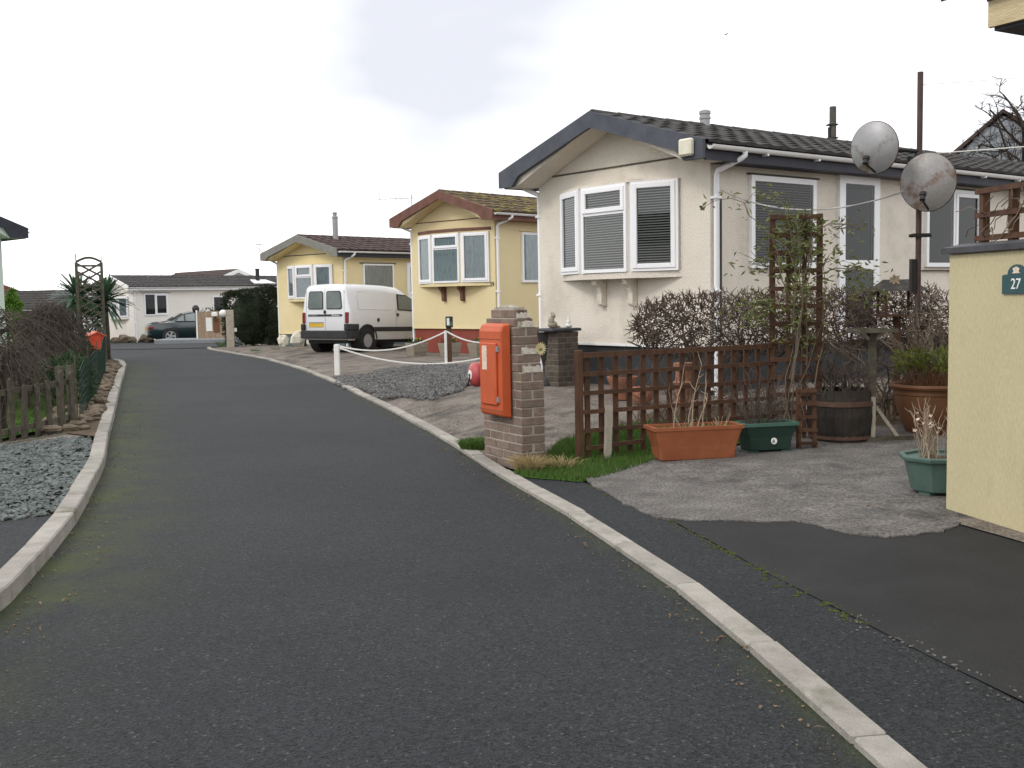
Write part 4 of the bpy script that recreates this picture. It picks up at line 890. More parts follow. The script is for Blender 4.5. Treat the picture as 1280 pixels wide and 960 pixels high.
def yagi(label, base, top, boom, n, el, m='alu', r=.012, cat='aerial', group='television aerials'):
    o = thing('tv_aerial', label, cat, base, 0, group); Bv = Vector(base)
    b = MB(); b.tube([(0, 0, 0), Vector(top) - Bv], r, 6); b.build('mast', M_[m], o)
    b = MB(); p, q = Vector(boom[0]) - Bv, Vector(boom[1]) - Bv; b.tube([p, q], r * .7, 5); d = (q - p).normalized(); u = Vector((0, 0, 1)); s = d.cross(u).normalized()
    for k in range(n):
        c = p.lerp(q, (k + .3) / n); e = (s if k % 3 else u) * el * (1 if k else 1.3); b.tube([c - e, c + e], r * .5, 4)
    b.build('antenna', M_[m], o); return o
yagi('dark aerial reaching out from the cream house roof at the top right corner', (3.35, 6.2, 3.25), (3.35, 6.2, 3.42), ((3.3, 6.25, 3.3), (2.6, 6.6, 3.14)), 6, .05, 'fasciaD', .014)

# ------------------------------------------------------------------ lattice fence and trellises
lz = .02
A0, A1 = Vector((.56, 9.06, 0)), Vector((2.43, 9.95, 0)); LD = (A1 - A0).normalized(); LL = (A1 - A0).length
lf = thing('lattice_fence', 'brown stained square lattice fence beside the brick pier', 'fence', (A0.x, A0.y, lz), math.atan2(LD.y, LD.x))
b = MB(); b.box(-.025, -.03, -.05, .03, .03, .95); b.build('post', M_['fence'], lf, bevel=.005)
for k in range(15):
    x = .09 + k * .138
    if x < LL: slat(lf, (x, .012, random.uniform(.0, .02)), (x + random.uniform(-.006, .006), .012, .91), .045, .02)
for k, z in enumerate((.905, .745, .585, .425, .265)): slat(lf, (.02, -.016, z), (LL, -.016, z + .01), .022, .036 if k else .045)
slat(lf, (.05, -.016, .115), (.62, -.018, .14), .022, .034)
b = MB(); b.beam((.235, -.06, -.03), (.265, -.05, .47), .055, .04, up=(0, 1, 0)); tag(b.build('stake', M_['greywood'], loc=lf.location, rz=lf.rotation_euler.z), 'pale grey wooden stake leaning on the brown lattice fence', 'stake')
tt = thing('tall_trellis', 'tall narrow brown trellis standing behind the dark green trough', 'trellis', (2.40, 9.93, .04), RD(-4))
for x in (0, .145, .29, .425): slat(tt, (x, 0, -.02), (x, 0, 2.06 + (.03 if x in (0, .425) else 0)), .05 if x in (0, .425) else .035, .04, 'trel')
for k in range(13): slat(tt, (-.02, -.022, .12 + .162 * k), (.445, -.022, .12 + .162 * k), .03, .04, 'trel')
st = thing('small_trellis', 'short ladder like brown trellis leaning in front of the half barrel', 'trellis', (2.50, 9.38, .045), RD(8))
for x in (0, .145): slat(st, (x, 0, -.01), (x + .005, .03, .54), .03, .035, 'fence')
for k in range(5): slat(st, (-.01, -.018 + k * .006, .06 + .115 * k), (.165, -.018 + k * .006, .055 + .115 * k), .02, .03, 'fence')

# ------------------------------------------------------------------ troughs, pots, barrel
def trough(name, label, loc, rz, L, W_, H, m, rimm, flare=.82, feet=False):
    o = thing(name, label, 'planter', loc, rz)
    b = MB(); a, c = L / 2, W_ / 2; f = flare; z1 = .03 if feet else 0
    lv = [(a * f, c * f * .9, z1), (a * (f + .03), c * (f + .01), z1 + H * .35), (a * (f + .04), c * (f + .02), z1 + H * .42), (a * .97, c * .97, H * .92), (a * .97, c * .97, H * .921)]
    vs = []
    for x, y, z in lv: vs += [(-x, -y, z), (x, -y, z), (x, y, z), (-x, y, z)]
    b.add(vs, [(3, 2, 1, 0)] + [(i * 4 + j, i * 4 + (j + 1) % 4, i * 4 + 4 + (j + 1) % 4, i * 4 + 4 + j) for i in range(len(lv) - 1) for j in range(4)])
    if feet:
        for sx in (-1, 1): b.box(sx * a * .62 - .05, -c * .75, 0, sx * a * .62 + .05, c * .75, z1)
    b.build('tub', m, o, bevel=.008)
    b = MB(); r0 = [(-a, -c), (a, -c), (a, c), (-a, c)]; r1 = [(x * (1 - .03 / a), y * (1 - .03 / c)) for x, y in r0]
    vs = [(x, y, H * .9) for x, y in r0] + [(x, y, H) for x, y in r0] + [(x, y, H) for x, y in r1] + [(x, y, H * .85) for x, y in r1]
    b.add(vs, [(i, (i + 1) % 4, 4 + (i + 1) % 4, 4 + i) for i in range(4)] + [(4 + i, 4 + (i + 1) % 4, 8 + (i + 1) % 4, 8 + i) for i in range(4)] + [(8 + i, 8 + (i + 1) % 4, 12 + (i + 1) % 4, 12 + i) for i in range(4)])
    b.build('rim', rimm, o, normals=False)
    b = MB(); x, y = a * .94, c * .92; k = 8; vs = [(-x + 2 * x * i / k, -y + 2 * y * j / 3, H * .87 + random.uniform(-.01, .015)) for j in range(4) for i in range(k + 1)]
    b.add(vs, [(j * (k + 1) + i, j * (k + 1) + i + 1, (j + 1) * (k + 1) + i + 1, (j + 1) * (k + 1) + i) for j in range(3) for i in range(k)]); b.build('compost', M_['soil'], o, smooth=True)
    return o
def twigs(b, base, n, L, spread, r, bend=.3, seg=4, up=1.0, sub=0):
    for k in range(n):
        p = Vector(base) + Vector((random.uniform(-1, 1) * spread[0], random.uniform(-1, 1) * spread[1], 0)); d = Vector((random.gauss(0, bend), random.gauss(0, bend), up)).normalized(); pts = [p.copy()]; ll = L * random.uniform(.45, 1.1)
        for i in range(seg):
            p = p + d * ll / seg; pts.append(p.copy()); d = (d + Vector((random.gauss(0, bend * .5), random.gauss(0, bend * .5), random.gauss(0, .1)))).normalized()
            for q in range(sub if i else 0):
                e = (d + Vector((random.gauss(0, .6), random.gauss(0, .6), random.gauss(.1, .3)))).normalized() * ll * random.uniform(.12, .3)
                b.tube([p, p + e * .6, p + e + Vector((0, 0, .01))], [r * .6, r * .45, r * .25], 3, cap=False)
        b.tube(pts, [r * (1 - .65 * i / seg) for i in range(seg + 1)], 4, cap=False)
PZ = .05
t1 = trough('plant_trough', 'long terracotta coloured trough of dry stems in front of the lattice fence', (1.515, 9.0, PZ), RD(10), .78, .30, .28, M_['terra'], M_['terra'])
b = MB(); twigs(b, (.08, 0, .24), 26, .13, (.22, .07, 0), .004, .35); twigs(b, (-.02, .0, .24), 6, .52, (.16, .06, 0), .0055, .2, 5, sub=1)
tag(b.build('dry_plant', M_['drystem'], loc=t1.location, rz=t1.rotation_euler.z), 'dry pale plant stems growing in the terracotta trough', 'plant')
b = MB()
for k in range(90): b.leaf((random.uniform(-.34, .34), random.uniform(-.1, .1), .24), (random.gauss(0, .7), random.gauss(0, .7), 1), .05, .014)
stuff(b.build('seedlings', M_['leafg'], loc=t1.location, rz=t1.rotation_euler.z, normals=False), 'tiny green weeds sprouting in the terracotta trough', 'plant')
t2 = trough('plant_trough', 'dark green plastic trough with a round white sticker beside the tall trellis', (2.19, 9.3, PZ - .01), RD(12), .5, .28, .27, M_['greenpl'], M_['greenrim'], .76, True)
b = MB(); b.lathe([(.028, 0), (.028, .003), (.0001, .0035)], 16, T3(.02, -.1245, .115) @ RX(RD(82))); sk_ = b.build('sticker', M_['lampwhite'], t2)
b = MB(); b.prism([(-.0, -.1295, .1), (.028, -.1295, .1), (.024, -.1292, .125), (.012, -.129, .132), (.004, -.1293, .118)], (0, -.0012, 0)); b.build('sticker_print', M_['alu'], sk_)
b = MB(); twigs(b, (0, .02, .22), 46, .46, (.2, .08, 0), .004, .28, 5, sub=1)
tag(b.build('heather', M_['twigb'], loc=t2.location, rz=t2.rotation_euler.z), 'brown wispy dead heather growing in the dark green trough', 'plant')
br = thing('half_barrel', 'dark half barrel planter with rusty hoops beside the tall trellis', 'planter', (3.02, 9.88, PZ - .01), 0)
prof = [(0, .275), (.12, .297), (.26, .308), (.4, .298), (.49, .285)]; ns = 26; me = None
for k in range(ns):
    a = 2 * math.pi / ns * .485; 
    if me is None:
        b = MB(); vs = []
        for z, r in prof: vs += [(r * math.cos(-a), r * math.sin(-a), z), (r * math.cos(a), r * math.sin(a), z), ((r - .025) * math.cos(a), (r - .025) * math.sin(a), z), ((r - .025) * math.cos(-a), (r - .025) * math.sin(-a), z)]
        b.add(vs, [(3, 2, 1, 0), (16, 17, 18, 19)] + [(i * 4 + j, i * 4 + (j + 1) % 4, i * 4 + 4 + (j + 1) % 4, i * 4 + 4 + j) for i in range(4) for j in range(4)]); me = b.mesh('stave', M_['barrel'])
    inst('stave', me, br, (0, 0, 0), (0, 0, 2 * math.pi * k / ns))
for z, r in ((.05, .287), (.35, .306)):
    b = MB(); b.lathe([(r, z), (r + .004, z), (r + .002, z + .045), (r - .003, z + .045)], 30); b.build('hoop', M_['hoop'], br, smooth=40)
b = MB(); b.lathe([(.26, .40), (.26, .44), (.1, .455), (.0001, .46)], 18); b.build('compost', M_['soil'], br)
def potlathe(name, label, loc, prof, m, n=28, cat='plant pot', fill=None):
    o = thing(name, label, cat, loc); b = MB(); b.lathe(prof, n); b.build('pot', m, o, smooth=40)
    if fill: b = MB(); b.lathe([(fill[0], fill[1] - .03), (fill[0], fill[1]), (fill[0] * .5, fill[1] + .012), (.0001, fill[1] + .015)], 18); b.build('compost', M_['soil'], o, smooth=True)
    return o
bp = potlathe('large_pot', 'large round brown terracotta pot with a thick rim beside the cream garden wall', (3.96, 10.15, T(3.9, 10.15) + .0), [(.21, 0), (.225, .02), (.28, .14), (.325, .28), (.335, .37), (.335, .385), (.345, .39), (.345, .44), (.375, .445), (.385, .465), (.375, .485), (.34, .485), (.32, .46), (.32, .44)], M_['terraD'], 36, fill=(.32, .45))
b = MB()
for k in range(420):
    a = random.uniform(0, 6.28); r = .33 * random.random() ** .5; z = .66 + random.uniform(-.07, .13) - .25 * r * r
    b.leaf((r * math.cos(a), r * math.sin(a), z), (math.cos(a) * .7 + random.gauss(0, .4), math.sin(a) * .7 + random.gauss(0, .4), random.uniform(.2, 1.2)), .075, .034)
pl = thing('pot_shrub', 'low leafy yellow green shrub over brown stems in the large terracotta pot', 'shrub', bp.location)
b.build('foliage', M_['leafg'], pl, normals=False)
b = MB(); twigs(b, (0, 0, .44), 240, .24, (.21, .21, 0), .0035, .35, 3); b.build('stems', M_['terraD'], pl)
b = MB(); twigs(b, (-.02, .0, .44), 16, .72, (.16, .12, 0), .008, .3, 6, sub=2); b.build('bare_branches', M_['cane'], pl)
tp = thing('octagonal_pot', 'teal green octagonal plastic pot of dead stems against the end of the cream wall', 'plant pot', (2.89, 7.27, .036), RD(12))
b = MB(); b.lathe([(.175, .03), (.185, .035), (.225, .21), (.225, .235), (.262, .24), (.268, .265), (.262, .272), (.228, .272), (.225, .25)], 8)
for k in range(4):
    a = math.pi / 2 * k + .39; b.box(-.045, -.03, 0, .045, .03, .032, M=T3(.13 * math.cos(a), .13 * math.sin(a), 0) @ RZ(a + 1.57))
b.build('pot', M_['teal'], tp, bevel=.004); b = MB(); b.lathe([(.215, .2), (.215, .235), (.1, .25), (.0001, .255)], 8); b.build('compost', M_['soil'], tp)
b = MB(); twigs(b, (-.02, 0, .24), 34, .34, (.1, .1, 0), .0045, .28, 4, sub=1)
for k in range(16):
    p = Vector((random.uniform(-.2, .0), random.uniform(-.05, .05), random.uniform(.42, .56))); b.k = 1; b.leaf(p, (random.gauss(0, 1), random.gauss(0, 1), .3), .035, .025)
tag(b.build('dead_plant', [M_['drystem'], M_['paper']], loc=tp.location, normals=False), 'pale dead plant with dried flower heads in the teal pot', 'plant')
g1 = T(1.6, 13.0)
potlathe('clay_pot', 'clay pot of grass seen through the lattice near the dark skirting', (1.32, 12.9, g1), [(.12, 0), (.16, .2), (.17, .21), (.185, .27), (.16, .27), (.155, .24)], M_['clay'], 20, fill=(.155, .24))
b = MB(); twigs(b, (0, 0, .24), 60, .2, (.1, .1, 0), .004, .4); tag(b.build('pot_grass', M_['cane'], loc=(1.32, 12.9, g1)), 'brown dead grass in the clay pot behind the lattice', 'plant')
o = thing('strawberry_pot', 'round bulging clay pot with side openings lying behind the lattice', 'plant pot', (1.5, 12.45, T(1.5, 12.4)))
b = MB(); b.lathe([(.07, 0), (.12, .05), (.14, .12), (.12, .19), (.09, .21), (.085, .18)], 18); b.build('pot', M_['clay'], o, smooth=40)
b = MB(); b.tube([(.1, -.03, .13), (.17, -.04, .2)], [.035, .05], 10); b.tube([(-.1, -.03, .13), (-.17, -.03, .19)], [.035, .05], 10); b.build('pot_lip', M_['clay'], o)
potlathe('tall_clay_pot', 'tall clay chimney shaped pot between the hedge and the lattice', (1.95, 12.2, T(1.9, 12.2)), [(.1, 0), (.12, .03), (.1, .08), (.11, .25), (.13, .28), (.1, .3), (.09, .44), (.12, .46), (.12, .5), (.08, .5)], M_['clay'], 18)
b = MB(); b.tube([(0, 0, 0), (.0, .02, .5), (-.1, .0, .95)], [.01, .008, .003], 5)
# ------------------------------------------------------------------ bird tables
bt = thing('bird_table', 'weathered wooden bird table with a flat top beside the half barrel', 'bird table', (3.25, 9.72, PZ))
b = MB(); b.box(-.03, -.03, 0, .03, .03, 1.0); b.build('post', M_['oldwood'], bt)
b = MB(); b.box(-.18, -.15, 1.0, .18, .15, 1.022); b.box(-.18, -.15, 1.022, .18, -.135, 1.035); b.box(-.18, .135, 1.022, .18, .15, 1.035); b.build('tray', M_['oldwood'], bt)
for p, q in (((-.03, 0, .94), (-.1, 0, 1.0)), ((.03, 0, .94), (.1, 0, 1.0)), ((.03, 0, .33), (.26, .02, .02)), ((0, .03, .33), (-.02, .26, .02)), ((0, -.035, .02), (0, -.035, .42))):
    b = MB(); b.beam(p, q, .04, .03); b.build('brace', M_['greywood'], bt)
for p, q in (((-.28, -.04, .03), (.1, -.04, .03)), ((0, .0, .03), (.42, .02, .03))):
    b = MB(); b.beam(p, q, .06, .055); b.build('foot', M_['oldwood'], bt)
b2 = thing('roofed_bird_table', 'dark roofed bird table with a dry leaf on top rising out of the hedge', 'bird table', (4.0, 11.2, T(4, 11.2)))
b = MB(); b.box(-.03, -.03, 0, .03, .03, 1.05); b.build('post', M_['trel'], b2)
b = MB(); b.box(-.2, -.15, 1.05, .2, .15, 1.07)
for sx in (-1, 1):
    for sy in (-1, 1): b.box(sx * .16 - .012, sy * .12 - .012, 1.07, sx * .16 + .012, sy * .12 + .012, 1.32)
b.build('tray', M_['trel'], b2)
b = MB(); b.prism([(-.24, -.2, 1.31), (-.16, 0, 1.44), (-.24, .2, 1.31), (-.24, .19, 1.29), (-.16, 0, 1.415), (-.24, -.19, 1.29)], (.0, 0, 0)) if 0 else None
b.add([(-.25, -.2, 1.31), (.25, -.2, 1.31), (.25, .2, 1.31), (-.25, .2, 1.31), (-.15, 0, 1.43), (.15, 0, 1.43)], [(0, 1, 5, 4), (1, 2, 5), (2, 3, 4, 5), (3, 0, 4), (3, 2, 1, 0)]); b.build('table_roof', M_['tileD'], b2)
b = MB()
for k in range(7): a = 2 * math.pi * k / 7; b.leaf((-.05, -.06, 1.425), (math.cos(a), -.35, math.sin(a) * .8), .07, .04, (0, 1, .2))
tag(b.build('dry_leaf', M_['drystem'], loc=b2.location, normals=False), 'pale curled dry leaf caught on the dark bird table roof', 'leaf')
# ------------------------------------------------------------------ satellite dishes on the rusty mast
ms = thing('mast', 'rusty steel mast rising behind the hedge with two dishes on it', 'mast', (3.95, 10.5, T(3.95, 10.5)))
mzz = ms.location.z
b = MB(); b.tube([(0, 0, 0), (0, 0, 3.42)], .027, 10); b.build('pole', M_['mast'], ms, smooth=40)
b = MB(); b.box(-.06, -.04, 1.93 - mzz, .1, .04, 1.965 - mzz); b.tube([(-.09, 0, 1.945 - mzz), (.12, 0, 1.945 - mzz)], .016, 8); b.box(-.075, -.035, 1.4 - mzz, -.028, .035, 1.72 - mzz); b.build('mast_bracket', M_['iron'], ms)
b = MB(); b.lathe([(.045, 2.62 - mzz), (.05, 2.64 - mzz), (.05, 2.72 - mzz), (.04, 2.74 - mzz)], 10); b.beam((-.12, 0, 2.68 - mzz), (.14, .02, 2.66 - mzz), .03, .04); b.build('mast_clamp', M_['iron'], ms)
def dish(label, c, direction, R_, m, arm, tilt=0):
    o = thing('satellite_dish', label, 'satellite dish', c, 0); d = Vector(direction).normalized()
    q = d.to_track_quat('Z', 'Y').to_matrix().to_4x4()
    b = MB(); pr_ = [(R_ * t, .16 * R_ * (t * t)) for t in (1, .85, .7, .5, .3, .12)] + [(.0001, 0)]
    back = [(.0001, -.006)] + [(r, z - .006) for r, z in reversed(pr_[:-1])]
    b.lathe(pr_ + back[1:], 40, q @ Matrix.Diagonal((.93, 1, 1, 1)))
    b.lathe([(R_ * 1.0, .16 * R_ - .008), (R_ * 1.025, .16 * R_ - .004), (R_ * 1.0, .16 * R_ + .004)], 40, q @ Matrix.Diagonal((.93, 1, 1, 1)))
    b.build('reflector', m, o, smooth=60); b = MB(); b.tube([q @ Vector((.93 * R_ * math.cos(t), R_ * math.sin(t), .16 * R_ - .004)) for t in [2 * math.pi * i / 40 for i in range(41)]], .008, 5); b.build('dish_rim', M_['mast'], o, smooth=True)
    qi = q
    b = MB(); p0 = qi @ Vector((0, -R_ * .95, .1 * R_)); p1 = qi @ Vector((0, -R_ * .62, R_ * 1.15)); b.tube([p0, p1], .011, 6); b.build('feed_arm', M_['iron'], o)
    b = MB(); p2 = qi @ Vector((0, -R_ * .36, R_ * 1.02)); b.tube([p1, p1.lerp(p2, .6)], [.028, .024], 10); b.tube([p1.lerp(p2, .6), p2], [.032, .032], 10); b.build('feed_horn', M_['iron'], o, smooth=40)
    b = MB(); cc = Vector((3.95, 10.5, c[2] - .02)) - Vector(c); b.tube([qi @ Vector((0, 0, -.01)), qi @ Vector((0, 0, -.08)), cc], .02, 8); b.box(-.05, -.05, -.05, .05, .05, .05, M=qi @ T3(0, 0, -.05)); b.build('dish_bracket', M_['iron'], o)
    return o
dish('plain grey satellite dish high on the mast, the upper left of the two', (3.47, 10.32, 2.765), (-.8, -1, -.1), .24, M_['dish'], None)
dish('rust stained grey satellite dish in front of the mast, the lower right of the two', (3.99, 10.36, 2.44), (-.62, -1, -.08), .27, M_['dishrust'], None)
def wire(name, label, p, q, sag, r, m, cat='cable', n=14):
    p, q = Vector(p), Vector(q); b = MB(); o = p.copy()
    b.tube([p.lerp(q, i / n) - Vector((0, 0, sag * 4 * (i / n) * (1 - i / n))) - o for i in range(n + 1)], r, 5)
    return tag(b.build(name, m, loc=o), label, cat)
cW = Vector((2.42, 13.1, 0)); sW = Vector((math.sin(RD(52.4)), math.cos(RD(52.4)), 0)); gW = Vector((-sW.y, sW.x, 0))
wire('cable', 'loose pale cable drooping from the beige home to the rusty satellite dish', cW + sW * .14 - gW * .05 + Vector((0, 0, 2.66)), (3.76, 10.42, 2.36), .2, .0085, M_['cable'])
wire('overhead_wire', 'thin overhead wire from the mast towards the right edge of the photo', (3.95, 10.5, 2.72), (9.5, 12.2, 3.35), .05, .006, M_['lampwhite'])
wire('washing_line', 'pale washing line high above the beige roof at the right', (3.95, 10.5, 3.30 + mzz), (9.6, 10.0, 3.75), .05, .003, M_['lampwhite'])
up = thing('utility_pole', 'dark timber utility pole rising behind the beige home roof', 'utility pole', (7.42, 25, 0))
b = MB(); b.tube([(0, 0, 0), (0, 0, 5.62)], [.1, .075], 10); b.build('pole', M_['pole'], up, smooth=40)
b = MB(); b.tube([(-.09, -.04, 4.5), (-.1, -.05, 5.15)], .03, 6)
for z in (4.6, 4.9, 5.2): b.box(-.13, -.1, z, .1, .1, z + .025)
b.build('pole_step', M_['iron'], up)
# ------------------------------------------------------------------ bare hedge in front of the beige home
def bare_hedge(label, p, q, half, z0, z1, n, taper):
    p, q = Vector(p), Vector(q); o = thing('hedge', label, 'hedge', (p.x, p.y, T(p.x, p.y)), 0); d = q - p; L = d.length; d.normalize(); s = Vector((-d.y, d.x, 0))
    st = MB(); k = 0; x = .25
    while x < L:
        b0 = d * x + s * random.uniform(-.1, .1); m = b0 + Vector((random.gauss(0, .04), random.gauss(0, .04), z0 + .05)); st.tube([b0, b0.lerp(m, .5) + Vector((random.gauss(0, .03), 0, 0)), m], [.026, .022, .018], 5)
        for j in range(7):
            e = m + d * random.gauss(0, .2) + s * random.gauss(0, .14) + Vector((0, 0, random.uniform(.1, .4))); st.tube([m - Vector((0, 0, random.uniform(0, .2))), m.lerp(e, .5) + Vector((random.gauss(0, .03), random.gauss(0, .03), .0)), e], [.014, .01, .006], 4, cap=False)
        x += random.uniform(.32, .5)
    st.build('stems', M_['twig'], o)
    t = MB()
    for i in range(n):
        x = random.uniform(0, L); e = min(1, x / taper) if taper else 1; e = math.sqrt(max(.02, 1 - (1 - e) ** 2))
        zc = (z0 + z1) / 2; hz = (z1 - z0) / 2
        u, v = random.uniform(-1, 1), random.uniform(-1, 1)
        if abs(u) ** 3 + abs(v) ** 3 > 1: continue
        c = d * x + s * u * half * e + Vector((0, 0, zc + v * hz * e))
        dr = (d * random.gauss(0, .7) + s * (u * .8 + random.gauss(0, .5)) + Vector((0, 0, v * .9 + random.gauss(.15, .5)))).normalized() * random.uniform(.05, .14)
        mid = c + dr * .5 + Vector((random.gauss(0, .012), random.gauss(0, .012), random.gauss(0, .012)))
        t.tube([c, mid, c + dr], [.0062, .005, .0022], 3, cap=False)
        if random.random() < .6: t.tube([mid, mid + Vector((random.gauss(0, .035), random.gauss(0, .035), random.gauss(.02, .03)))], [.0045, .0022], 3, cap=False)
    t.build('twigs', M_['twig'], o, normals=False); return o
bare_hedge('long bare clipped hedge of dark twigs running along behind the brown lattice', (1.3, 11.33, 0), (4.7, 11.75, 0), .34, .66, 1.3, 5200, .55)
b = MB()
for k in range(26):
    p = Vector((random.uniform(0, .8), random.uniform(-.2, .2), 0)); pts = [p.copy()]; d = Vector((random.gauss(.1, .3), random.gauss(0, .2), 1))
    for i in range(6):
        p = p + d.normalized() * random.uniform(.18, .26); d = d + Vector((random.gauss(0, .45), random.gauss(0, .35), random.gauss(-.06, .12))); pts.append(p.copy())
        for q in range(3):
            e = Vector((random.gauss(0, .14), random.gauss(0, .1), random.gauss(.06, .06))); b.tube([p, p + e * .5, p + e + Vector((0, 0, .02))], [.005, .004, .002], 3, cap=False)
    b.tube(pts, [.011 * (1 - .1 * i) for i in range(7)], 5, cap=False)
tag(b.build('bare_shrub', M_['cane'], loc=(3.6, 10.85, T(3.6, 10.8))), 'tall bare shrub with pale twisted branches behind the bird table', 'shrub')
b = MB(); twigs(b, (0, 0, .42), 60, .5, (.24, .2, 0), .006, .5, 5, sub=2)
tag(b.build('barrel_plant', M_['twigb'], loc=(3.02, 9.88, PZ)), 'tangled dead brown stems growing in the half barrel', 'plant')
b = MB(); twigs(b, (0, 0, .0), 70, .75, (1.0, .3, 0), .005, .55, 5, sub=2)
tag(b.build('bare_undergrowth', M_['twig'], loc=(2.2, 10.9, .06)), 'tangle of thin bare stems just behind the lattice fence', 'shrub')
for i, (x, y, m, lab) in enumerate(((3.25, 11.0, 'whiterock', 'pale stone lying under the hedge beyond the half barrel'), (3.1, 11.1, 'white', 'small white pot lying under the hedge beyond the tall trellis'))):
    b = MB(); b.ball((0, 0, .08), .11 - .03 * i, .09, .1, 10, 7, .18); tag(b.build('stone', M_[m], loc=(x, y, .45 if 0 else T(x, y) + .3 * 0)), lab, 'stone')
# climber on the tall trellis
cl = thing('climbing_shrub', 'straggling leafy evergreen climber covering the top of the tall brown trellis', 'climber', (2.62, 9.86, .05))
b = MB(); lf_ = MB()
for k in range(12):
    p = Vector((random.uniform(-.14, .14), random.uniform(-.05, .05), .2 + random.uniform(0, .9) * (k % 3 > 0))); d = Vector((random.gauss(0, .2), random.gauss(0, .12), 1)); pts = [p.copy()]; out = Vector((random.gauss(.12, .3), random.gauss(-.08, .2), 0)); tip = random.uniform(1.25, 2.15)
    for i in range(13):
        if p.z < tip: d = (d * .8 + Vector((random.gauss(0, .14), random.gauss(0, .1), .22)))
        else: d = d * .75 + out * .3 + Vector((random.gauss(0, .12), random.gauss(0, .1), -.06))
        p = p + d.normalized() * .135
        if p.z > 2.3: p.z = 2.3 - random.uniform(0, .1)
        pts.append(p.copy())
        if p.z > 1.0 and random.random() < .7:
            for q in range(random.randint(4, 9)):
                e = Vector((random.gauss(0, .6), random.gauss(0, .6), random.gauss(.15, .4))); c = p + Vector((random.gauss(0, .04), random.gauss(0, .04), random.gauss(0, .04)))
                lf_.leaf(c, e, random.uniform(.05, .085), random.uniform(.018, .03))
    b.tube(pts, [.0075 * (1 - .055 * i) for i in range(14)], 4, cap=False)
for ox, oz, n_ in ((-.33, 1.62, 60), (-.38, 1.25, 110), (-.3, 1.15, 60), (.55, 1.55, 90), (.6, 1.35, 60), (.45, 1.95, 30), (.05, 1.95, 190), (-.08, 1.6, 120), (.08, 1.75, 100), (.0, .95, 60)):
    c0 = Vector((ox, random.uniform(-.1, .1), oz)); a = Vector((ox * .25, 0, oz - .05)); b.tube([a, a.lerp(c0, .5) + Vector((0, 0, .06)), c0 + (c0 - a) * .35], [.006, .005, .003], 4, cap=False)
    for q in range(7):
        e = c0 + Vector((random.gauss(0, .14), random.gauss(0, .07), random.gauss(.02, .07))); b.tube([a.lerp(c0, .7), c0.lerp(e, .5) + Vector((0, 0, .02)), e], [.004, .003, .0018], 3, cap=False)
    for q in range(n_): lf_.leaf(c0 + Vector((random.gauss(0, .12), random.gauss(0, .06), random.gauss(0, .06))), (random.gauss(0, .7), random.gauss(0, .6), random.gauss(.1, .4)), random.uniform(.05, .085), random.uniform(.018, .03))
b.build('stems', M_['cane'], cl); lf_.build('leaves', M_['leafc'], cl, normals=False)
# grass tufts round the pier
def tuft(label, loc, n, h, m, r, name='grass_tuft', lean=.5):
    b = MB()
    for k in range(n):
        a = random.uniform(0, 6.28); q = r * random.random() ** .6; p = Vector((q * math.cos(a), q * math.sin(a), 0)); d = Vector((math.cos(a) * lean + random.gauss(0, .25), math.sin(a) * lean + random.gauss(0, .25), 1)).normalized(); hh = h * random.uniform(.5, 1.2); s = d.cross(Vector((random.gauss(0, 1), random.gauss(0, 1), 0))).normalized() * .004
        m1 = p + d * hh * .6; m2 = p + d * hh + Vector((d.x, d.y, -.6)) * hh * .35; b.add([p - s, p + s, m1 + s * .8, m1 - s * .8, m2], [(0, 1, 2, 3), (3, 2, 4)])
    return tag(b.build(name, m, loc=(*loc, T(*loc) + .03), normals=False), label, 'grass')
tuft('tuft of bleached dry grass at the near foot of the brick pier', (.13, 8.62), 320, .17, M_['dry'], .1)
tuft('smaller dry grass tuft between the brick pier and the lattice fence', (.4, 8.72), 140, .12, M_['dry'], .12)
tuft('rounded mound of dark green moss and grass at the far foot of the brick pier', (-.33, 9.95), 1400, .12, M_['grass'], .15, 'moss_mound', .25)
b = MB(); b.leaf((0, 0, .045), (1, .3, .05), .05, .03, (0, 0, 1)); b.leaf((.5, -.35, .045), (.2, 1, .05), .03, .02, (0, 0, 1)); 
tag(b.build('fallen_leaf', M_['oldleaf'], loc=(2.25, 6.85, 0), normals=False), 'brown fallen leaf on the concrete apron near the teal pot', 'leaf')
b = MB()
for k in range(900):
    s = random.random() < .5; y = random.uniform(3.2, 16); x = (xl(y) + random.uniform(.01, .45) ** 1.3) if s else xr(y) - random.uniform(.0, .3) ** 1.4
    if random.random() < .7: b.ball((x, y, .003), random.uniform(.002, .008), None, .004, 5, 4, .3)
    else: b.leaf((x, y, .006), (random.gauss(0, 1), random.gauss(0, 1), .15), random.uniform(.015, .05), random.uniform(.006, .018), (0, 0, 1))
stuff(b.build('litter', M_['oldleaf'], normals=False), 'small dead leaves and grit lying along the road edges', 'litter')
# ------------------------------------------------------------------ rope barrier, posts and planters before the yellow home
def ground_thing(name, label, cat, x, y, rz=0, group=None, dz=0): return thing(name, label, cat, (x, y, T(x, y) + dz), rz, group)
wp = ground_thing('white_post', 'short white post at the road end of the white rope', 'post', -3.38, 20.9)
b = MB(); b.box(-.05, -.05, -.05, .05, .05, .56); b.build('post', M_['white'], wp, bevel=.01)
b = MB(); b.tube([(.05, 0, .5), (.1, 0, .51), (.12, 0, .48)], .012, 6); b.build('rope_hook', M_['white'], wp)
wp2 = ground_thing('thin_white_post', 'thin white post with a white foot beside the brown box post', 'post', -1.25, 20.6)
b = MB(); b.box(-.025, -.025, 0, .025, .025, .66); b.box(-.09, -.05, 0, .06, .05, .04); b.build('post', M_['white'], wp2, bevel=.006)
bpst = ground_thing('box_post', 'dark brown post with a small green and white box on its top', 'post', -1.2, 20.85)
b = MB(); b.box(-.05, -.05, -.05, .05, .05, .92); b.build('post', M_['creo'], bpst, bevel=.006)
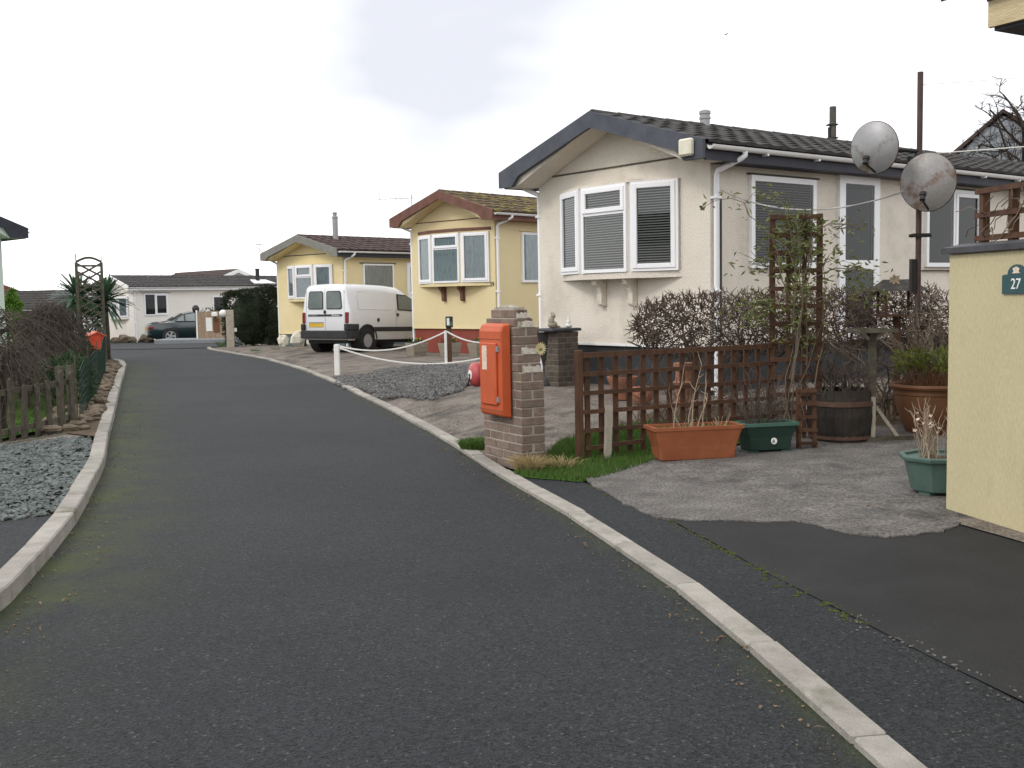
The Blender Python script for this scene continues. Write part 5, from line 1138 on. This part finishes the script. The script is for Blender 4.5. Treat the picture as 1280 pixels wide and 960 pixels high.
b = MB(); b.box(-.055, -.085, .72, .085, -.05, .93); bx_ = b.build('service_box', M_['black'], bpst, bevel=.006)
b = MB(); b.box(-.03, -.092, .76, .02, -.085, .9); b.build('box_label', M_['lampwhite'], bx_); b = MB(); b.box(.025, -.092, .75, .075, -.085, .83); b.build('box_button', M_['greenrim'], bx_)
b = MB(); 
for k in range(2): pass
wp3 = ground_thing('short_brown_post', 'short brown post with a flower top just left of the orange cabinet', 'post', -.55, 20.5)
b = MB(); b.box(-.045, -.045, -.05, .045, .045, .5); b.build('post', M_['creo'], wp3); b = MB(); b.ball((0, 0, .54), .05, .05, .06, 8, 6, .2); b.build('post_top', M_['oldwood'], wp3)
zp_ = lambda x, y, h: (x, y, T(x, y) + h)
wire('rope', 'white rope sagging from the white post up to the brown box post', zp_(-3.33, 20.9, .52), zp_(-1.25, 20.6, .64), .2, .016, M_['rope'], 'rope')
wire('rope', 'lower white rope sagging from the white post to the foot of the short brown post', zp_(-3.33, 20.88, .49), zp_(-.55, 20.45, .13), .2, .017, M_['rope'], 'rope')
wire('rope', 'short white rope from the brown box post to the short brown post', zp_(-1.22, 20.6, .64), zp_(-.55, 20.45, .42), .05, .016, M_['rope'], 'rope')
for i, (x, y, lab) in enumerate(((-2.22, 25.35, 'stone planter of pansies standing by the left downpipe of the yellow home'), (-1.42, 24.9, 'middle stone planter of pansies under the bow window of the yellow home'), (-.72, 24.3, 'stone planter of pansies standing just left of the orange cabinet'))):
    o = ground_thing('stone_planter', lab, 'planter', x, y, RD(43), 'stone planters along the maroon base'); o.scale = (.72, .8, .85)
    b = MB(); vs = []
    for z, w, d in ((0, .24, .15), (.34, .31, .2), (.36, .31, .2), (.36, .27, .165), (.31, .26, .16)): vs += [(-w, -d, z), (w, -d, z), (w, d, z), (-w, d, z)]
    b.add(vs, [(3, 2, 1, 0)] + [(r * 4 + j, r * 4 + (j + 1) % 4, r * 4 + 4 + (j + 1) % 4, r * 4 + 4 + j) for r in range(4) for j in range(4)] + [(16, 17, 18, 19)])
    for z in (.11, .22): b.box(-.275, -.178 - z * .06, z, .275, -.17, z + .012)
    b.build('trough', M_['stonepl'], o)
    q = thing('pansies', 'pansy plants with yellow flowers in the ' + ('left', 'middle', 'right')[i] + ' stone planter', 'flowers', o.location, RD(43)); q.scale = (.72, .8, .85); b = MB()
    for k in range(130): b.leaf((random.uniform(-.25, .25), random.uniform(-.15, .15), random.uniform(.33, .46)), (random.gauss(0, .7), random.gauss(0, .7), .6), .07, .035)
    b.build('leaves', M_['leafd'], q, normals=False); b = MB()
    for k in range(13):
        c = Vector((random.uniform(-.25, .25), random.uniform(-.17, .1), random.uniform(.42, .5)))
        for a in range(5): b.leaf(c, (math.cos(a * 1.257), -.3, math.sin(a * 1.257)), .03, .03, (0, 1, 0))
    b.build('petals', M_['pansy'], q, normals=False)
for x, y, s, lab in ((-6.95, 33.0, .2, 'square pale stone, leftmost of the three beside the pale yellow home'), (-6.43, 32.65, .27, 'large pale upright stone, middle of the three beside the pale yellow home'), (-5.95, 32.2, .21, 'small pale stone nearest the van wheel')):
    b = MB(); b.ball((0, 0, s * .75), s * .95, s * .7, s * 1.05, 7, 5, .14); tag(b.build('pale_stone', M_['whiterock'], loc=(x, y, T(x, y)), rz=random.uniform(0, 3)), lab, 'stone', 'pale stones beside the pale yellow home')
# ------------------------------------------------------------------ end of the road: post, hedge, fence panel, rocks, aerials
lp = ground_thing('lamp_post', 'squat grey timber post with a white lamp on its side before the dark hedge', 'lamp post', -8.98, 34.6, RD(10))
b = MB(); b.box(-.12, -.1, -.05, .12, .1, 1.2); b.build('post', M_['greywood'], lp, bevel=.012)
b = MB(); b.ball((-.2, -.02, 1.09), .13, .12, .12, 10, 7); b.box(-.14, -.05, 1.05, -.11, .05, 1.13); b.build('lamp', M_['lampwhite'], lp, smooth=True)
b = MB(); b.box(.12, -.05, .5, .2, .05, .62); b.build('socket_box', M_['lampwhite'], lp)
def leafy_mass(label, cat, loc, dims, n, m, L, w, name='hedge', core=None, jit=.12, shape='box', trunk=None, seed=1):
    R_ = random.Random(seed); o = thing(name, label, cat, (loc[0], loc[1], T(loc[0], loc[1])), loc[2] if len(loc) > 2 else 0)
    a, c, h = dims; b = MB()
    def lump(p): return 1 + .05 * math.sin(p.x * 5.1 + seed) * math.sin(p.y * 4.3 + 1) + .04 * math.sin(p.z * 6.7 + p.x * 3) + .025 * math.sin(p.z * 15 + p.y * 11)
    for k in range(n):
        if shape == 'box':
            u, v, t = R_.uniform(-1, 1), R_.uniform(-1, 1), R_.uniform(0, 1)
            f = R_.choice('xxyyz')
            if f == 'x': u = math.copysign(1 - R_.random() ** 2 * .25, u)
            elif f == 'y': v = math.copysign(1 - R_.random() ** 2 * .25, v)
            else: t = 1 - R_.random() ** 2 * .12
            rt = (1 - max(0, t - .72) ** 2 * 3.2) * (.93 + .07 * t); p = Vector((a * u * rt, c * v * rt, h * t))
        elif shape == 'cone':
            t = R_.random() ** 1.3; r = (1 - t) ** .75 * R_.uniform(.65, 1.05); g = R_.uniform(0, 6.28); p = Vector((a * r * math.cos(g), c * r * math.sin(g), h * t))
        else:
            g = R_.uniform(0, 6.28); t = math.acos(R_.uniform(-.75, 1)); r = R_.uniform(.7, 1.02); p = Vector((a * r * math.sin(t) * math.cos(g), c * r * math.sin(t) * math.sin(g), h * .45 + h * .55 * r * math.cos(t)))
        q = Vector((p.x, p.y, p.z)) * lump(p); q.z = max(.02, q.z); out = Vector((p.x / a, p.y / c, .35))
        d = out + Vector((R_.gauss(0, .6), R_.gauss(0, .6), R_.gauss(.3, .5)))
        if d.length < .01: d = Vector((0, 0, 1))
        b.leaf(q, d, L * R_.uniform(.6, 1.3), w * R_.uniform(.7, 1.3), (R_.gauss(0, 1), R_.gauss(0, 1), R_.gauss(0, 1)))
    b.build('crown', m, o, normals=False)
    st = MB(); st.tube([(0, 0, -.05), (0, 0, h * .6)], [.07, .03], 6); st.build('trunk', M_['twig'], o)
    if core:
        q = MB(); q.ball((0, 0, h * .48), a * .84, c * .84, h * .47, 14, 9, .05); q.build('branches', core, o)
    return o
leafy_mass('dark clipped conifer hedge, the left rounded one beside the lamp post', 'hedge', (-8.85, 37.0, RD(20)), (.9, .9, 1.88), 14000, M_['conif'], .075, .03, core=M_['conif'], seed=3)
leafy_mass('dark clipped conifer hedge between the rounded one and the pale yellow home', 'hedge', (-7.55, 36.6, RD(30)), (.72, .85, 1.84), 12000, M_['conif'], .075, .03, core=M_['conif'], seed=8)
tuft('small green weed tuft left on the concrete in front of the dark hedge', (-7.2, 30.3), 60, .09, M_['grass'], .14, 'weed')
tuft('small green weed tuft right on the concrete in front of the pale yellow home', (-6.6, 30.2), 50, .08, M_['grass'], .13, 'weed')
tuft('green weed growing at the foot of the lamp post', (-9.35, 34.9), 80, .3, M_['grass'], .12, 'weed')
zf = T(-12.9, 46)
struct(MB().prism([(-15.0, 45.4, zf - .1), (-10.6, 45.2, zf - .1), (-10.6, 47, zf - .1), (-15.0, 47, zf - .1)], (0, 0, .3)).build('concrete_pad', M_['pad'], bevel=.03))
fp = thing('fence_panel', 'timber boarded fence panel with a white lamp in front of the green car', 'fence', (-13.32, 46.0, zf + .2), RD(4))
for k in range(11):
    b = MB(); b.box(k * .145, 0, .0, k * .145 + .138, .025, 1.14 + random.uniform(-.02, .02)); b.build('fence_board', M_['panelwood'], fp)
b = MB(); b.box(0, .025, .2, 1.6, .07, .29); b.box(0, .025, .85, 1.6, .07, .94); b.build('rail', M_['panelwood'], fp)
b = MB(); b.box(-.06, -.02, -.2, .0, .08, 1.2); b.build('post', M_['white'], fp)
b = MB(); b.box(.35, -.02, .3, .62, 0, .88); b.build('white_board', M_['white'], fp, bevel=.01); b = MB(); b.box(.66, -.02, .25, .92, 0, .85); b.build('brown_board', M_['terraD'], fp)
b = MB(); b.box(.62, -.16, .92, .86, -.0, 1.1); b.build('lamp', M_['lampwhite'], fp, bevel=.03); b = MB(); b.box(.72, -.08, .72, .76, -.02, .92); b.build('lamp_bracket', M_['creo'], fp)
leafy_mass('thin grey leaved shrub showing above the timber fence panel', 'shrub', (-12.9, 46.9), (.5, .3, 1.7), 220, M_['leafd'], .12, .06, 'shrub', seed=5, shape='ball')
q = thing('dark_post', 'black round topped post at the left end of the timber fence panel', 'post', (-13.55, 46.6, zf)); b = MB(); b.tube([(0, 0, 0), (0, 0, 1.4)], .05, 8); b.ball((0, 0, 1.45), .16, .16, .18, 10, 7); b.build('post', M_['black'], q, smooth=True)
rk = random.Random(4)
RL = ('leftmost brown rock of the heap at the white home corner', 'second rock from the left in the heap at the white home corner', 'middle brown rock in the heap at the white home corner', 'second rock from the right in the heap at the white home corner', 'rightmost rock of the heap, by the white downpipe')
for k in range(5):
    s = rk.uniform(.22, .36); x = -19.5 + k * .5 + rk.uniform(-.1, .1); y = 51.8 - k * .05 + rk.uniform(-.2, .2)
    b = MB(); b.ball((0, 0, s * .5), s, s * .8, s * .75, 8, 6, .2); tag(b.build('rock', M_['rock'], loc=(x, y, T(x, y)), rz=rk.uniform(0, 3)), RL[k], 'rock', 'rocks heaped at the corner of the white home')
leafy_mass('low rounded brown shrub between the white home and the green car', 'shrub', (-16.6, 52.2), (.65, .5, .85), 900, M_['twigb'], .14, .05, 'shrub', core=M_['conif'], seed=6, shape='ball')
yagi('thin aerial on a tall mast above the long white home', (-18.4, 55.2, 2.4), (-18.4, 55.2, 4.3), ((-18.95, 55.2, 4.22), (-18.25, 55.2, 4.15)), 7, .22)
yagi('small aerial on a bent mast at the left of the pale yellow home', (-7.5, 34.2, 2.75), (-7.95, 34.2, 3.15), ((-8.0, 34.3, 3.22), (-7.75, 34.0, 3.22)), 5, .14)
yagi('square aerial on a mast between the two yellow homes', (-2.45, 27.6, 3.3), (-2.45, 27.6, 4.06), ((-3.3, 27.6, 3.96), (-2.35, 27.6, 3.98)), 7, .13)
# ------------------------------------------------------------------ slate hung house and bare tree beyond the beige roof
sh = thing('slate_hung_house', 'grey slate hung gable of a house behind the beige roof at the right edge', 'house', (12.2, 30.2, 0), RD(-34))
b = MB(); b.prism([(0, 0, 0), (0, 0, 4.95), (1.35, 0, 6.05), (4.2, 0, 4.0), (4.2, 0, 0)], (0, 7, 0)); b.build('wall', M_['slate_hung'], sh)
b = MB()
for j in range(9):
    z = 4.0 + j * .22
    for i in range(14):
        x = i * .3 + (.15 if j % 2 else 0)
        lo = max(0, (z - 4.95) / 1.1 * 1.35) if z > 4.95 else 0; hi = 1.35 + (6.05 - z) / 2.05 * 2.85
        if lo < x and x + .28 < hi: b.add([(x, -.03, z), (x + .28, -.03, z), (x + .28, -.012, z + .24), (x, -.012, z + .24), (x, -.005, z), (x + .28, -.005, z)], [(0, 1, 2, 3), (0, 4, 5, 1)])
stuff(b.build('slates', M_['slate_hung'], sh))
b = MB(); b.prism([(-.15, -.12, 4.88), (1.35, -.12, 6.12), (1.35, -.12, 6.22), (-.2, -.12, 4.96)], (0, 7.3, 0)); b.prism([(1.35, -.12, 6.22), (1.35, -.12, 6.12), (4.5, -.12, 3.85), (4.5, -.12, 3.95)], (0, 7.3, 0)); b.build('roof', M_['tileB'], sh)
tr = thing('bare_tree', 'bare twiggy tree in front of the slate hung gable at the right edge', 'tree', (12.75, 27.0, 0)); tr.scale = (1.2, 1.2, 1.2)
b = MB()
def branch(p, d, L, r, lev):
    pts = [p.copy()]; k = 4
    for i in range(k): p = p + d.normalized() * L / k; d = d + Vector((random.gauss(0, .22), random.gauss(0, .22), random.gauss(.03, .15))); pts.append(p.copy())
    b.tube(pts, [r * (1 - .4 * i / k) for i in range(k + 1)], 5 if lev < 2 else 3, cap=False)
    if lev < 4:
        for q in range(5):
            s = pts[random.randint(1 if lev else 2, k)]; branch(s, d.normalized() * .7 + Vector((random.gauss(0, .7), random.gauss(0, .7), random.gauss(.15, .35))), L * random.uniform(.38, .52), r * .5, lev + 1)
random.seed(31)
b.tube([(0, 0, 0), (.05, 0, 2.2), (0, .05, 4.6)], [.1, .08, .04], 6)
for k in range(13): branch(Vector((0, 0, 2.9 + k * .13)), Vector((math.cos(k * 2.4) * .8, math.sin(k * 2.4) * .8, .75)), 1.5 - .05 * k, .03, 1); b.build('branches', M_['twigb'], tr, normals=False)
b = MB(); b.tube([(0, 0, -.05), (0, 0, 1.5), (.02, 0, 2.0)], [.13, .1, .085], 8); b.build('trunk', M_['twigb'], tr, smooth=True)
# gull
gl = thing('gull', 'small dark gull flying high in the white sky', 'bird', (5.98, 30, 8.43), RD(35)); gl.scale = (.32, .32, .32)
b = MB(); b.tube([(-.2, 0, 0), (-.1, 0, .0), (.05, 0, .01), (.17, 0, .03), (.22, 0, .03)], [.015, .04, .055, .035, .01], 8); b.build('body', M_['gull'], gl, smooth=True)
for s in (1, -1):
    b = MB(); b.add([(.08, s * .03, .02), (-.06, s * .03, .02), (-.03, s * .25, .13), (.1, s * .22, .13), (-.1, s * .5, .06)], [(0, 1, 2, 3), (3, 2, 4)]); b.prism([(.08, s * .03, .02), (-.06, s * .03, .02), (-.03, s * .25, .13), (.1, s * .22, .13)], (0, 0, .012)); b.build('wing', M_['gull'], gl)
# ------------------------------------------------------------------ left garden
pf = thing('picket_fence', 'low weathered grey picket fence along the edge of the left lawn', 'fence', (-5.16, 10.5, .05), math.atan2(1.7, .22))
for k in range(8):
    h = .6 + random.uniform(-.1, .07); b = MB(); b.prism([(-.042, 0, -.03), (.042, 0, -.03), (.042, 0, h - .03), (.0, 0, h), (-.042, 0, h - .03)], (0, .022, 0)); o = b.build('picket', M_['oldwood'], pf, loc=(k * .232, random.uniform(-.01, .01), 0)); o.rotation_euler = (random.gauss(0, .02), random.gauss(0, .03), 0)
for z in (.1, .5):
    b = MB(); b.beam((-.1, .04, z), (1.78, .04, z + .02), .03, .06); b.build('rail', M_['oldwood'], pf)
for x in (-.02, 1.5, 1.72): b = MB(); b.box(x, .06, -.05, x + .07, .12, .7); b.build('post', M_['oldwood'], pf)
eb = thing('edging_board', 'weathered timber edging board between the slate bed and the picket fence', 'edging', (-5.1, 10.2, .03), math.atan2(1.35, .55))
for k in range(2): b = MB(); b.box(k * .75, -.02, -.02, k * .75 + .74, .06, .06); b.build('board', M_['oldwood'], eb, bevel=.008)
# trellis arch posts with diagonal lattice
ta = thing('trellis_arch', 'tall weathered garden arch with criss cross lattice beside the cordyline', 'garden arch', (-9.98, 25.0, T(-9.98, 25)), RD(21))
H_ = 2.36
for x in (0, .55):
    for y in (0, .5):
        b = MB(); b.box(x - .03, y - .03, -.05, x + .03, y + .03, H_); b.build('post', M_['oldwood'], ta)
        b = MB(); b.tube([(x, y, H_), (x, y, H_ + .2)], .008, 4); b.build('spike', M_['iron'], ta)
for y in (0, .5):
    for x in (0, .55): pass
    for k in range(11):
        z = .2 + k * .185
        slat(ta, (.02, y - .01, z), (.53, y - .01, z + .29), .012, .03, 'oldwood'); slat(ta, (.53, y + .01, z), (.02, y + .01, z + .29), .012, .032, 'oldwood')
for y in (0, .5):
    b = MB(); b.tube([(.55 * i / 8, y, H_ + .02 + .1 * math.sin(math.pi * i / 8)) for i in range(9)], .018, 5); b.build('arch_rail', M_['oldwood'], ta)
for z in (H_ - .1, H_ - .55): b = MB(); b.box(.03, -.02, z, .52, .02, z + .045); b.build('crossbar', M_['oldwood'], ta)
def cordyline(label, loc, tz, n, L):
    o = thing('cordyline', label, 'palm', (*loc, T(*loc))); b = MB(); b.tube([(0, 0, 0), (.03, 0, tz * .5), (0, .02, tz)], [.09, .07, .07], 8); b.build('trunk', M_['oldwood'], o, smooth=True); b = MB()
    for k in range(n):
        a = random.uniform(0, 6.28); e = random.uniform(-.35, 1.4); d = Vector((math.cos(a) * math.cos(e), math.sin(a) * math.cos(e), math.sin(e))); l = L * random.uniform(.75, 1.1); p = Vector((0, 0, tz + random.uniform(-.1, .1))); pts = []; 
        s = d.cross(Vector((0, 0, 1))); s = s.normalized() if s.length > .01 else Vector((1, 0, 0)); wv = .03
        for i in range(6): t = i / 5; pts.append(p + d * l * t - Vector((0, 0, .35 * l * t * t * (1 - .5 * math.sin(e)))))
        vs = []; 
        for i, c in enumerate(pts): ww = wv * math.sin(math.pi * (.12 + .88 * (1 - i / 5)) ** .8) + .002; vs += [c - s * ww, c + s * ww + Vector((0, 0, .01))]
        b.add(vs, [(2 * i, 2 * i + 1, 2 * i + 3, 2 * i + 2) for i in range(5)])
    b.build('leaves', M_['palm'], o, normals=False); return o
cordyline('spiky green cordyline showing at the left of the trellis arch', (-10.85, 27.2), 1.55, 210, .8)
cordyline('spiky green cordyline showing at the right of the trellis arch', (-10.3, 27.5), 1.5, 190, .8)
bb = thing('bird_box', 'bright red bird box with a sloping roof in front of the trellis arch', 'bird box', (-8.43, 22.0, 0), RD(38))
b = MB(); b.prism([(-.13, 0, .52), (.13, 0, .52), (.15, 0, .8), (-.15, 0, .8)], (0, .22, 0)); b.prism([(-.15, 0, .801), (.15, 0, .801), (0, 0, .87)], (0, .22, 0)); b.box(-.12, .02, .4, -.02, .12, .52); b.build('box', M_['birdbox'], bb)
b = MB(); b.beam((-.19, .11, .79), (.01, .11, .885), .28, .02); b.beam((.19, .11, .79), (-.01, .11, .885), .28, .022); b.build('box_roof', M_['birdroof'], bb)
b = MB(); b.tube([(0, .1, 0), (0, .1, .55)], .025, 6); b.build('pole', M_['oldwood'], bb)
# weeping shrub
def arch_shrub(label, loc, n, R0, Ht, m, droop, r=.006, dirs=None, name='weeping_shrub', sub=2, z_end=.1):
    o = thing(name, label, 'shrub', (*loc, T(*loc))); b = MB()
    for k in range(n):
        a = random.uniform(*dirs) if dirs else random.uniform(0, 6.28); R1 = R0 * random.uniform(.35, 1.05); hh = Ht * random.uniform(.8, 1.05) * (1 - .25 * (R1 / R0) ** 2 * .6)
        pts = []; sg = 8; ze = random.uniform(z_end, z_end + .45); w1 = random.gauss(0, .06)
        for i in range(sg + 1):
            t = i / sg; z = hh * (1 - (1 - min(1, t / .45)) ** 2) if t < .45 else hh - (hh - ze) * ((t - .45) / .55) ** droop
            rr = R1 * t ** 1.1; pts.append(Vector((rr * math.cos(a + w1 * i * .4) + random.gauss(0, .028), rr * math.sin(a + w1 * i * .4) + random.gauss(0, .028), z + random.gauss(0, .015) if t > .05 else .05)))
        b.tube(pts, [r * (1 - .08 * i) for i in range(sg + 1)], 3, cap=False)
        for q in range(sub):
            i = random.randint(3, sg - 1); e = Vector((random.gauss(0, .13), random.gauss(0, .13), random.uniform(-.22, .08))); b.tube([pts[i], pts[i] + e * .5 + Vector((0, 0, .03)), pts[i] + e], [r * .6, r * .5, r * .3], 3, cap=False)
    b.build('branches', m, o, normals=False)
    b = MB(); b.tube([(0, 0, -.03), (.01, 0, Ht * .4), (0, 0, Ht * .82)], [.05, .04, .02], 7); b.build('trunk', m, o); return o
arch_shrub('dome shaped weeping shrub of bare brown twigs in the left garden', (-8.2, 19.2), 430, .78, 1.42, M_['twigb'], 2.2, .0055, sub=8)
arch_shrub('bare shrub with long canes arching out from the left edge of the garden', (-7.6, 15.0), 80, 2.0, 1.42, M_['dcane'], 1.7, .009, (-1.5, .55), 'arching_shrub', 3)
arch_shrub('dark bare shrub whose stems hang over the left end of the picket fence', (-5.35, 11.2), 46, .6, 1.1, M_['dcane'], 1.5, .007, None, 'arching_shrub', 4)
arch_shrub('bushy bare brown shrub behind the pickets at the left edge', (-6.5, 12.6), 45, .85, .85, M_['twigb'], 1.4, .006, None, 'bare_shrub', 4)
arch_shrub('tangled bare shrub just behind the right end of the picket fence', (-6.3, 13.9), 60, .6, .9, M_['twigb'], 1.5, .006, None, 'bare_shrub', 4)
leafy_mass('bright lime green conifer against the pale green home at the left', 'tree', (-14.25, 31), (.6, .6, 1.75), 2600, M_['coniflight'], .16, .05, 'conifer', core=None, seed=2, shape='cone')
leafy_mass('dark evergreen shrub between the weeping shrub and the trellis arch', 'shrub', (-8.5, 20.9), (.4, .5, .85), 1400, M_['leafd'], .09, .035, 'shrub', seed=11, shape='ball')
leafy_mass('low dark green shrub beside the green netting in the left garden', 'shrub', (-6.85, 15.9), (.38, .6, .6), 1400, M_['leafd'], .08, .03, 'shrub', seed=12, shape='ball')
leafy_mass('low dark green bush behind the picket fence at the left edge', 'shrub', (-7.4, 14.2), (.7, .6, .62), 1300, M_['leafd'], .08, .03, 'shrub', seed=13, shape='ball')
leafy_mass('dense dark evergreen growing up behind the trellis arch', 'shrub', (-10.3, 26.1), (.42, .4, 1.35), 1500, M_['leafd'], .1, .04, 'shrub', seed=21, shape='ball')
leafy_mass('small dark green bush just beyond the right end of the picket fence', 'shrub', (-5.85, 14.3), (.27, .5, .78), 1300, M_['leafd'], .07, .025, 'shrub', seed=22, shape='ball')
leafy_mass('ivy covered low shrub near the red bird box', 'shrub', (-9.3, 23.2), (.4, .5, .7), 1200, M_['leafd'], .09, .035, 'shrub', seed=14, shape='ball')
# green garden netting along the bed
gn = thing('garden_netting', 'dark green garden netting on canes along the soil bed of the left garden', 'netting', (0, 0, 0))
NP = [Vector((-5.0, 12.4, 0)), Vector((-6.35, 16.5, 0)), Vector((-8.1, 21.5, 0)), Vector((-9.4, 24.8, 0))]
def npt(t):
    t *= 3; i = min(2, int(t)); return NP[i].lerp(NP[i + 1], t - i)
b = MB(); N = 85
for k in range(N + 1):
    p = npt(k / N); z = T(p.x, p.y) + .02; hh = .6 + .22 * (k / N) + .06 * math.sin(k * .13) + .03 * math.sin(k * .31); b.tube([p + Vector((0, 0, z)), p + Vector((.03, 0, z + hh))], .0038, 3, cap=False)
for j in range(9):
    f = j / 8; b.tube([npt(k / 60) + Vector((.03 * f, 0, T(*npt(k / 60).xy) + .02 + f * (.6 + .22 * k / 60 + .06 * math.sin(k / 60 * N * .13) + .03 * math.sin(k / 60 * N * .31)))) for k in range(61)], .0038, 3, cap=False)
stuff(b.build('net', M_['net_green'], gn, normals=False))
for k in range(6):
    p = npt(k / 5); b = MB(); b.tube([p + Vector((-.02, 0, 0)), p + Vector((-.02, 0, .85))], .009, 5); b.build('cane', M_['oldwood'], gn)
rk = random.Random(9)
b = MB()
for k in range(260):
    y = rk.uniform(11.4, 24); x = xl(y) - .17 - rk.random() * .55; s = rk.uniform(.02, .085)
    b.ball((x, y, T(x, y) + .045 + s * .25), s * 1.3, s, s * .6, 7, 5, .25)
stuff(b.build('rubble', M_['rock'], normals=False), 'brown stones and rubble on the soil bed between the left kerb and the netting', 'rubble')
# red brick half sunk in the slate bed
b = MB(); b.box(-.1, -.05, 0, .1, .05, .05); tag(b.build('loose_brick', M_['terraD'], loc=(-4.25, 10.15, .03), rz=.3, bevel=.005), 'reddish loose brick lying on the slate chippings', 'brick')
